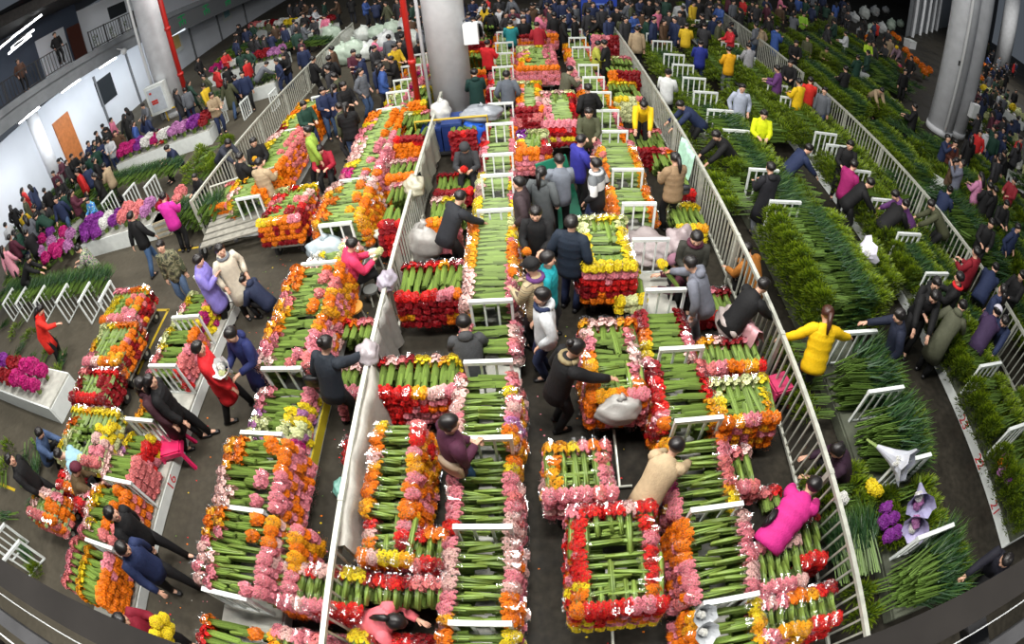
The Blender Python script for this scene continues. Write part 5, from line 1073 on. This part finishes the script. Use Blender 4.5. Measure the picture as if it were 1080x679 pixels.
P_(806, 120, 165, 'hold', 'person in neon yellow jacket facing the balcony among foliage', jc=(.62, .70, .01)); P_(783, 92, 170, 'pockets', 'person in pale grey hooded coat seen among foliage', jk='hoodie', jc=(.38, .42, .52), tc='lightgrey'); P_(769, 52, 10, 'hold', 'person in amber yellow jacket and grey trousers', jc=(.72, .36, .01), tc='grey'); P_(739, 45, -15, 'hold', 'person in royal blue jacket among far foliage', jc=(.015, .025, .20), tc='navy'); P_(705, 76, -30, 'hold', 'person in white top with dark bag strap by the fence', jc=(.6, .62, .62), hair='bun'); P_(843, 86, 20, 'hold', 'person in yellow jacket leaning left near the right fence', jc=(.75, .48, .01)); P_(855, 84, -20, 'hold', 'person in red jacket at the right fence', jc=(.65, .03, .02))
P_(756, 142, 100, 'bend', 'person in black bending beside the mint jacket', jc='black', lean=40); P_(718, 110, 90, 'bend', 'person in navy crouched by the far foliage rack', jc='navy'); P_(834, 66, 150, 'hold', 'person in dark jacket reaching over green stems', jc='black'); P_(820, 72, 60, 'hold', 'person in dark violet jacket by the foliage', jc='violet'); P_(770, 30, 100, 'hold', 'person in red shirt by the far fence', jc=(.5, .02, .03)); P_(790, 48, 10, 'hold', 'person in white striped sleeve by the far fence', jc=(.3, .3, .32)); P_(805, 300, -70, 'bend', 'person in dark jacket half hidden behind the long fence', jc='black', lean=35); P_(788, 262, 30, 'crouch', 'person with orange brown bag crouched behind the long fence', jc=(.35, .13, .02))
for i, (hx, hy, yw, ps, jc, lab) in enumerate(((1000, 145, 190, 'photo', 'navy', 'person in navy jacket before the right pillars'), (1015, 172, 60, 'photo', (.14, .15, .2), 'person in grey jacket and jeans holding a phone up'), (1035, 185, 10, 'hold', (.55, .22, .38), 'person in pink coat with long dark hair on the right'), (1050, 200, 20, 'hold', 'black', 'person in black right of the pink coat'), (1008, 150, 170, 'hold', (.10, .03, .02), 'person in rust brown jacket by the right pillars'), (1055, 165, 160, 'hold', 'black', 'person in black before the bright far stalls'), (1070, 190, 100, 'hold', (.25, .02, .03), 'person in dark red at the right edge'), (1046, 235, 140, 'hold', 'black', 'person in black with white bag beyond the right fence'), (1078, 290, 90, 'hold', 'black', 'person in black at the right edge beyond the fence'), (1012, 292, 40, 'hold', 'black', 'person in black with red scarf beyond the right fence'), (1050, 282, -60, 'bend', 'navy', 'person in navy stooping beyond the right fence'), (1030, 265, 10, 'hold', (.22, .01, .02), 'person in dark red beyond the right fence'), (955, 215, -80, 'bend', 'black', 'person in black crouching at the right fence'), (945, 205, 60, 'bend', 'violet', 'person in violet bending at the right fence'), (983, 215, 60, 'bend', 'olive', 'person in dark olive bending past the right fence'), (1024, 55, 100, 'hold', 'black', 'person in black between right pillars and far stalls'), (965, 112, 40, 'hold', 'black', 'person in black beside the right pillar'), (892, 72, 10, 'hold', 'black', 'person in black coat by the dark green stacks'), (917, 45, 170, 'hold', (.5, .75, .05), 'person in neon vest far on the right'), (848, 15, 170, 'hold', (.3, .55, .05), 'person in neon yellow striped jacket far back'), (925, 24, 10, 'hold', (.5, .03, .02), 'person in red far on the right'), (892, 35, 60, 'hold', 'white', 'person in white far on the right'), (946, 50, 120, 'bend', (.3, .2, .25), 'person with yellow hat bending far on the right'), (948, 65, 60, 'sit', (.5, .03, .1), 'person in crimson seated far on the right'), (872, 52, 150, 'sit', (.15, .18, .03), 'person in moss green seated among green stacks'))): P_(hx, hy, yw, ps, lab, jc=jc, hair='long' if 'long' in lab else 'short', hat='hat' if 'hat' in lab else None, hatc='yellow', scarf='red' if 'red scarf' in lab else None, fine=False)
# patterned clothing
def ramp_mat(name, kind, scale, stops, const=True):
    m = bpy.data.materials.new(name); m.use_nodes = True; nt = m.node_tree; N = nt.nodes; L = nt.links; b = N['Principled BSDF']; b.inputs['Roughness'].default_value = .75
    tc = N.new('ShaderNodeTexCoord'); r = N.new('ShaderNodeValToRGB'); r.color_ramp.interpolation = 'CONSTANT' if const else 'LINEAR'
    if kind == 'z':
        s = N.new('ShaderNodeSeparateXYZ'); L.new(tc.outputs['Object'], s.inputs[0]); mr = N.new('ShaderNodeMapRange'); mr.inputs[1].default_value = .7; mr.inputs[2].default_value = 1.5; L.new(s.outputs['Z'], mr.inputs[0]); f = mr.outputs[0]
    elif kind == 'wave':
        t = N.new('ShaderNodeTexWave'); t.bands_direction = 'Z'; t.inputs['Scale'].default_value = scale; L.new(tc.outputs['Object'], t.inputs['Vector']); f = t.outputs['Fac']
    else:
        t = N.new('ShaderNodeTexNoise'); t.inputs['Scale'].default_value = scale; t.inputs['Detail'].default_value = 2; L.new(tc.outputs['Object'], t.inputs['Vector']); f = t.outputs['Fac']
    e = r.color_ramp.elements
    while len(e) < len(stops): e.new(.5)
    for i, (p, c) in enumerate(stops): e[i].position = p; e[i].color = (*c, 1)
    L.new(f, r.inputs[0]); L.new(r.outputs[0], b.inputs['Base Color']); return m
PAT = {'camouflage': ramp_mat('camouflage_cloth', 'noise', 9, ((0, (.03, .03, .02)), (.44, (.10, .10, .05)), (.52, (.22, .20, .12)), (.6, (.05, .06, .03)))), 'beige striped': ramp_mat('striped_knit', 'wave', 3.2, ((0, (.36, .28, .16)), (.6, (.07, .045, .03)), (.82, (.40, .33, .2)))),
       'banded jacket': ramp_mat('banded_cloth', 'z', 1, ((0, (.010, .010, .012)), (.52, (.62, .62, .62)), (.74, (.12, .13, .14)))), 'floral patterned': ramp_mat('floral_cloth', 'noise', 16, ((0, (.03, .05, .05)), (.42, (.35, .40, .22)), (.52, (.06, .10, .12)), (.6, (.45, .25, .35)))), 'blue floral': ramp_mat('blue_floral_cloth', 'noise', 14, ((0, (.02, .10, .5)), (.45, (.10, .45, .6)), (.55, (.03, .15, .55)), (.62, (.6, .65, .4))))}
for r, J, M in PEOPLE:
    for k_, m_ in PAT.items():
        if k_ in r['label'] and 'beside the striped' not in r['label'] and r['label'].startswith(('person in', 'seated', 'small')):
            for ch in r.children:
                if ch.name.split('.')[0] in ('jacket', 'coat'): ch.data.materials[0] = m_
# on the mezzanine
for px, py, lab, jc in ((57, 36, 'person in black standing on the mezzanine by the brown door', 'black'), (18, 64, 'person in brown jacket on the mezzanine at upper left', (.12, .06, .04))):
    r, J = build_person('pockets', True, jc=jc); d = ray(px, py); k_ = -19.9/d.x; r.location = (d.x*k_, d.y*k_, CAMH+d.z*k_-1.62); r.rotation_euler = (0, 0, -1.9); tag(r, lab, 'person')
# bags carried
def bag(label, x, y, z, col, s=1.0, rz=0):
    t = thing('shoulder_bag', label, 'bag', (x, y, z), rz); t.scale = (s, s, s)
    obj('pouch', tube([(0, 0, -.1), (0, 0, -.06), (0, 0, .06), (0, 0, .1)], [(.11, .035), (.135, .05), (.135, .05), (.115, .035)], 12, side=(1, 0, 0)), MT['shoe'], t, True, col); obj('flap', tube([(0, -.012, .02), (0, -.012, .105)], [(.125, .048), (.115, .036)], 12, side=(1, 0, 0)), MT['shoe'], t, True, tuple(c*.8 for c in col)); obj('strap', tube([(-.11, 0, .09), (-.09, .03, .17), (.0, .05, .22), (.09, .03, .17), (.11, 0, .09)], .008, 6), MT['shoe'], t, True, tuple(c*.6 for c in col))
bag('black shoulder bag on the hip of the person in dark navy', *U(330, 402, .95), .95, COL['black']); bag('beige square bag at the hip of the person in purple maroon', *U(476, 492, .95), .95, (.42, .3, .2), 1.3, -.6); bag('black bag slung behind the magenta puffer jacket', *U(812, 547, .95), .95, COL['black'], .9, .7); bag('dark patterned bag carried by the tan puffer jacket', *U(721, 200, .9), .9, (.05, .05, .06), 1.0); bag('grey black bag at the side of the reaching person in black', *U(588, 396, .9), .9, (.03, .03, .03), .8, .8)
# ------------------------------------------------------------------ the crowd behind
PRO = []
for ps, jk, hr in (('stand', 'jacket', 'short'), ('hold', 'jacket', 'short'), ('walk', 'coat', 'long'), ('pockets', 'hoodie', 'short'), ('hold', 'puffer', 'tail'), ('bend', 'jacket', 'short'), ('sit', 'jacket', 'bun'), ('phone', 'coat', 'short'), ('walk', 'jacket', 'short'), ('pockets', 'puffer', 'long')):
    r, J = build_person(ps, False, jk=jk, hair=hr, eyes=False); PRO.append([r, J, ps, jk, False])
CW = (('black', 'black', 6), ('charcoal', (.03, .03, .034), 4), ('navy', 'navy', 4), ('dark green', (.012, .045, .03), 1.5), ('brown', (.08, .045, .025), 1.5), ('grey', (.12, .13, .15), 1.5), ('red', (.5, .02, .02), 1.3), ('white', (.5, .52, .55), .8), ('pink', (.6, .16, .26), .7), ('olive', 'olive', 1.2), ('blue', (.04, .09, .3), .9), ('maroon', 'maroon', 1), ('yellow', (.6, .4, .02), .3), ('beige', (.36, .27, .17), .6))
CROWD = []
def crowd(where, pts, group): CROWD.extend((px, py, where, group) for px, py in pts)
def crowd_build(items):
    for px, py, where, group in items:
        e = RND.choices(PRO, (3, 3, 2, 2, 1, 1, .7, 1.3, 2, 1.2))[0]; nm, c, _ = RND.choices(CW, [w[2] for w in CW])[0]; c = COL[c] if isinstance(c, str) else c
        r = dup(e[0]) if e[4] else e[0]; e[4] = True; put(r, e[1], px, py, RND.uniform(0, 360), RND.uniform(.94, 1.04))
        for ch in r.children:
            if ch.name.split('.')[0] in ('jacket', 'coat'): ch.color = (*c, 1)
            elif ch.name.startswith('trousers'): ch.color = (*COL[RND.choice(('black', 'navy', 'denim', 'charcoal', 'black'))], 1)
        gar = {'jacket': 'jacket', 'coat': 'coat', 'hoodie': 'hooded top', 'puffer': 'down jacket'}[e[3]]
        tag(r, 'person in %s %s %s%s' % (nm, gar, {'bend': 'bending ', 'sit': 'seated ', 'walk': 'walking ', 'phone': 'looking down '}.get(e[2], ''), where), 'person', group); r['_px'] = px
def region(x0, y0, x1, y1, n, y0b=None, y1b=None):
    """n jittered spots inside a slanted band (y0..y1 at x0, y0b..y1b at x1)"""
    y0b = y0 if y0b is None else y0b; y1b = y1 if y1b is None else y1b; out = []; tries = 0
    while len(out) < n and tries < n*60:
        tries += 1; u = RND.random(); x = x0+(x1-x0)*u; a = y0+(y0b-y0)*u; b = y1+(y1b-y1)*u; y = a+(b-a)*RND.random()
        if all((x-p)**2+(y-q)**2 > 42 for p, q in out): out.append((x, y))
    return out
crowd('in the crowd by the left wall', region(3, 200, 118, 255, 34, 128, 180)+[(130, 122), (133, 115), (140, 130), (108, 132), (116, 126), (121, 140), (99, 150), (93, 163)], 'crowd by the left wall')
crowd('beyond the left pillar', region(200, 62, 330, 112, 26, 12, 45), 'people beyond the left pillar')
crowd('at the far left wall', region(150, 108, 200, 128, 5, 78, 100)+region(245, 20, 350, 45, 14, 5, 25), 'people at the far left')
crowd('before the white sacks', region(345, 44, 480, 62, 12, 20, 40)+[(412, 62), (398, 68), (352, 92), (330, 62), (378, 60), (362, 90)], 'people before the white sacks')
crowd('at the far end of the hall', region(480, 3, 700, 22, 30, 3, 20), 'people at the far end')
crowd('far back on the right', region(700, 4, 900, 30, 26, 4, 30)+region(900, 8, 965, 60, 12, 6, 40), 'people far back on the right')
crowd('in the distant bright stalls', region(1040, 25, 1079, 70, 26, 20, 70)+region(1046, 70, 1079, 150, 18, 60, 150), 'people in the distant stalls')
crowd('among the dark foliage', [(840, 45), (852, 40), (870, 95), (905, 60), (880, 20), (930, 95), (962, 60), (955, 75), (820, 30), (812, 18), (1062, 215), (1074, 240), (1058, 305)], 'people among the dark foliage')
crowd('between the aisles', [(448, 22), (432, 20), (424, 38), (475, 20), (505, 18), (497, 30), (340, 95), (352, 80), (380, 75), (364, 112), (345, 72), (402, 70), (441, 30), (320, 110), (357, 112), (552, 12), (580, 10), (690, 20), (712, 20), (660, 20), (672, 30), (620, 12), (600, 10)], 'people between the aisles')

crowd('at the hall head', region(300, -2, 560, 6, 26, -4, 4)+region(560, -4, 900, 5, 40, -6, 4), 'people at the hall head')
crowd('in the distant bright stalls', region(1030, 80, 1076, 128, 16, 60, 110)+region(1000, 140, 1076, 215, 12, 100, 190), 'people in the distant stalls')

def standing(t):
    d = ray(t[0], t[1])
    if d.z > -.02: return False
    x, y = U(t[0], t[1], 1.63); return -21 < x < 55 and 2 < y < 58 and not (x > 26 and y > 33.2+(x-30)*.79) and all(math.hypot(x-a, y-b) > r for a, b, r in ((PCx, PCy, .9), (PLx, PLy, 1.1), (PRx, PRy, 1.1), (PRx+1.15, PRy+.25, 1.1), (46, 36, 1.4), (-20.4, 15.2, .8)))
CROWD = [t for t in CROWD if standing(t)]
CROWD.sort(key=lambda t: math.hypot(*U(t[0], t[1], 1.6)))
n_ind = 298-len(PEOPLE)-2
crowd_build(CROWD[:n_ind])
# the most distant heads of the crowd as one mass
def arrs(me):
    V = np.empty(len(me.vertices)*3); me.vertices.foreach_get('co', V); Q = [p.vertices[:] for p in me.polygons if len(p.vertices) == 4]; T = [p.vertices[:] for p in me.polygons if len(p.vertices) == 3]
    return shp(V.reshape(-1, 3), Q, T)
MT['crowd'] = mat('crowd_clothing', src='attr', rough=.75)
PS = [[(ch.name.split('.')[0], arrs(ch.data)) for ch in e[0].children if not ch.name.startswith(('eye', 'mouth'))]+[('skin', arrs(e[0].data))] for e in PRO[:5]]
acc_c = []
for px, py, where, group in CROWD[n_ind:]:
    k_ = RND.randrange(len(PS)); c = RND.choices(CW, [w[2] for w in CW])[0][1]; c = COL[c] if isinstance(c, str) else c; x, y = U(px, py, 1.63); a = RND.uniform(0, 6.28)
    for nm, s_ in PS[k_]:
        acc_c.append(tint(xf(s_, (x, y, 0), rz=a), {'jacket': c, 'coat': c, 'skin': (.62, .36, .25), 'hair': COL['hair']}.get(nm, (.02, .022, .03))))
tag(obj('distant_crowd', join(acc_c), MT['crowd'], None, True), 'countless distant shoppers crowding the far end of the hall', 'crowd', kind='stuff')
# ------------------------------------------------------------------ build the bunches: the 300 nearest in view as things, the rest as one mass
def short(t): return t.replace(' the ', ' ')
def Rm(a, t, rx=0): return np.array(Matrix.Rotation(a, 3, 'Z') @ Matrix.Rotation(t, 3, 'Y'))
def visible(x, y, z):
    px, py = proj(x, y, z); return 4 < px < 1076 and 4 < py < 675 and y > .25
for i, b in enumerate(BUNCH): b['i'] = i; b['d'] = math.sqrt(b['x']**2+b['y']**2+(CAMH-b['z'])**2)
cand = sorted([b for b in BUNCH if b['top'] and visible(b['x'], b['y'], b['z'])], key=lambda b: b['d'])[:290]
chosen = set(b['i'] for b in cand)
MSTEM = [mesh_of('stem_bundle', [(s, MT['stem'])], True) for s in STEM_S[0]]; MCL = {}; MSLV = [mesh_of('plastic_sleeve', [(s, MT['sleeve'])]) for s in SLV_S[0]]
for b in cand:
    c, v = b['c'], b['v']
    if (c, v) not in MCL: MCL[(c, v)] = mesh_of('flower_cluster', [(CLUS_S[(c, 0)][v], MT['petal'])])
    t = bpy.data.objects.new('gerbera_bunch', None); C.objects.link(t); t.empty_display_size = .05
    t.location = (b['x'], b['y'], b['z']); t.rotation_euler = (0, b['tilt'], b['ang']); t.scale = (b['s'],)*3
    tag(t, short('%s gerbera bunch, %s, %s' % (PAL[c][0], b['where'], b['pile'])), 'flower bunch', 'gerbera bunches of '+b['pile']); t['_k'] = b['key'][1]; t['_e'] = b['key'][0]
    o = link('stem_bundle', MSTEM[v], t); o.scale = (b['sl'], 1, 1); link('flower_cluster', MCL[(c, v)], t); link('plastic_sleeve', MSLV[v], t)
acc = {'petal': [], 'stem': [], 'sleeve': []}
def stamp(s, Ms, ts, ks=None):
    V = np.einsum('nij,vj->nvi', Ms, s[0])+ts[:, None, :]; n = len(Ms); m = len(s[0]); off = (np.arange(n)*m)[:, None, None]
    K = np.broadcast_to(s[3][None], (n, m, 3)) if ks is None else s[3][None]*ks[:, None, None]
    return (V.reshape(-1, 3), (s[1][None]+off).reshape(-1, 4), (s[2][None]+off).reshape(-1, 3), K.reshape(-1, 3).copy())
by = {}
for b in BUNCH:
    if b['i'] in chosen: continue
    l = 1 if b['d'] < 12 else 2
    by.setdefault((b['c'], b['v'], l), []).append(b)
for (c, v, l), L in by.items():
    Ms = np.array([Rm(b['ang'], b['tilt'])*b['s'] for b in L]); ts = np.array([(b['x'], b['y'], b['z']) for b in L]); ks = NR.uniform(.85, 1.12, len(L))
    acc['petal'].append(stamp(CLUS_S[(c, l)][v], Ms, ts, ks)); acc['stem'].append(stamp(STEM_S[l][v], Ms*np.array([(b['sl'], 1, 1) for b in L])[:, None, :], ts, ks))
    if l == 1: acc['sleeve'].append(stamp(SLV_S[1][v], Ms, ts))
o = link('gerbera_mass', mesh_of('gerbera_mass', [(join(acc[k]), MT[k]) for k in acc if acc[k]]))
tag(o, 'countless stacked gerbera bunches filling the benches and trolleys behind the nearest ones', 'flowers', kind='stuff')
GREEN = [g for g in GREEN if -21 < g['x'] < 30 and all(math.hypot(g['x']-a, g['y']-b) > 1.25 for a, b in ((PRx, PRy), (PRx+1.15, PRy+.25), (PLx, PLy)))]
for i, g in enumerate(GREEN): g['i'] = i; g['d'] = math.sqrt(g['x']**2+g['y']**2+(CAMH-g['z'])**2)
gc = sorted([g for g in GREEN if g['top'] and visible(g['x'], g['y'], g['z'])], key=lambda g: g['d'])[:150]; gch = set(g['i'] for g in gc)
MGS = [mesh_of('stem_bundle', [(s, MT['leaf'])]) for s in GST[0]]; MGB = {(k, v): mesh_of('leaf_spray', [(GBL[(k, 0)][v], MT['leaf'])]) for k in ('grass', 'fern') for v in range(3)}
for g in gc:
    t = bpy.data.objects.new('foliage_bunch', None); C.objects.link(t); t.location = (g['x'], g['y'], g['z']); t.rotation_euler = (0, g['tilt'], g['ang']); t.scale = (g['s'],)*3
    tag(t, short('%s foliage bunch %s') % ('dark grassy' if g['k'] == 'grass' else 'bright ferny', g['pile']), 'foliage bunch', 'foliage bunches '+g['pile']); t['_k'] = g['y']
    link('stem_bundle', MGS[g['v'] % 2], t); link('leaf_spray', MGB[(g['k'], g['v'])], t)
A = []; by = {}
for g in GREEN:
    if g['i'] not in gch: by.setdefault((g['k'], g['v'], 0 if g['d'] < 8 else 1), []).append(g)
for (k, v, l), L in by.items():
    Ms = np.array([Rm(g['ang'], g['tilt'])*g['s'] for g in L]); ts = np.array([(g['x'], g['y'], g['z']) for g in L]); ks = NR.uniform(.8, 1.15, len(L))
    A.append(stamp(GBL[(k, l)][v], Ms*(1 if l == 0 else 1.12), ts, ks)); A.append(stamp(GST[l][v % 2], Ms, ts, ks))
tag(link('foliage_mass', mesh_of('foliage_mass', [(join(A), MT['leaf'])])), 'dense mass of stacked green foliage filling the stalls behind the nearest bunches', 'foliage', kind='stuff')
# ------------------------------------------------------------------ make every label single out one thing
by = {}
for o in THINGS:
    if o.get('kind') != 'stuff': by.setdefault(o['label'], []).append(o)
for lab, L in by.items():
    if len(L) < 2: continue
    if '_k' in L[0]:
        if L[0].get('_e') in ('front', 'back'): L.sort(key=lambda o: o['_k']); s = 'from left'
        else: L.sort(key=lambda o: o['_k']); s = 'from front'
    else: L.sort(key=lambda o: proj(*o.matrix_basis.translation)[0]); s = 'from left'
    for i, o in enumerate(L): o['label'] = '%s, %s %s' % (lab, nth(i+1), s)
for o in THINGS:
    if len(o['label'].split()) > 16: print('LONG', o['label'])
for o in THINGS:
    for k in ('_k', '_e', '_px'):
        if k in o: del o[k]
# ------------------------------------------------------------------ light: lamp rows under the hall roof, plus added fill lights behind the balcony
def lamp(x, y, z, sx, sy, e, col=(1, .97, .92), rot=(0, 0, 0)):
    l = bpy.data.lights.new('ceiling_lamp', 'AREA'); l.shape = 'RECTANGLE'; l.size = sx; l.size_y = sy; l.energy = e; l.color = col
    o = bpy.data.objects.new('ceiling_lamp', l); C.objects.link(o); o.location = (x, y, z); o.rotation_euler = rot
for x, y, e in ((-5, 3, 600), (-.6, 3.2, 850), (2.2, 3.2, 480), (-5, 9, 600), (.0, 9, 620), (-11, 5, 520), (-11, 12, 650), (-1, 17, 560), (-8, 19, 650), (6.2, 5, 190), (7, 13, 270), (14, 12, 120), (-15, 20, 850), (0, 27, 320), (14, 27, 200), (26, 22, 600), (40, 30, 1800)): lamp(x, y, 9.2, 2.4, 1.2, e)
for x, e in ((-6, 700), (-1, 1050), (8, 260)): lamp(x, -5, 8.5, 3, 1, e, rot=(math.radians(62), 0, 0))  # added forward-facing fill lights that brighten the pillar fronts
lamp(-18.9, 19, 3.2, 1, 16, 420, (.9, .95, 1), (0, math.radians(60), 0))
w = bpy.data.worlds.new('hall'); bpy.context.scene.world = w; w.use_nodes = True; w.node_tree.nodes['Background'].inputs[0].default_value = (.75, .85, 1, 1); w.node_tree.nodes['Background'].inputs[1].default_value = .13
sc = bpy.context.scene; sc.view_settings.view_transform = 'Standard'; sc.view_settings.look = 'None'; sc.view_settings.exposure = -.45
sc.cycles.max_bounces = 6; sc.cycles.diffuse_bounces = 2; sc.cycles.glossy_bounces = 2; sc.cycles.transparent_max_bounces = 12; sc.cycles.use_denoising = True
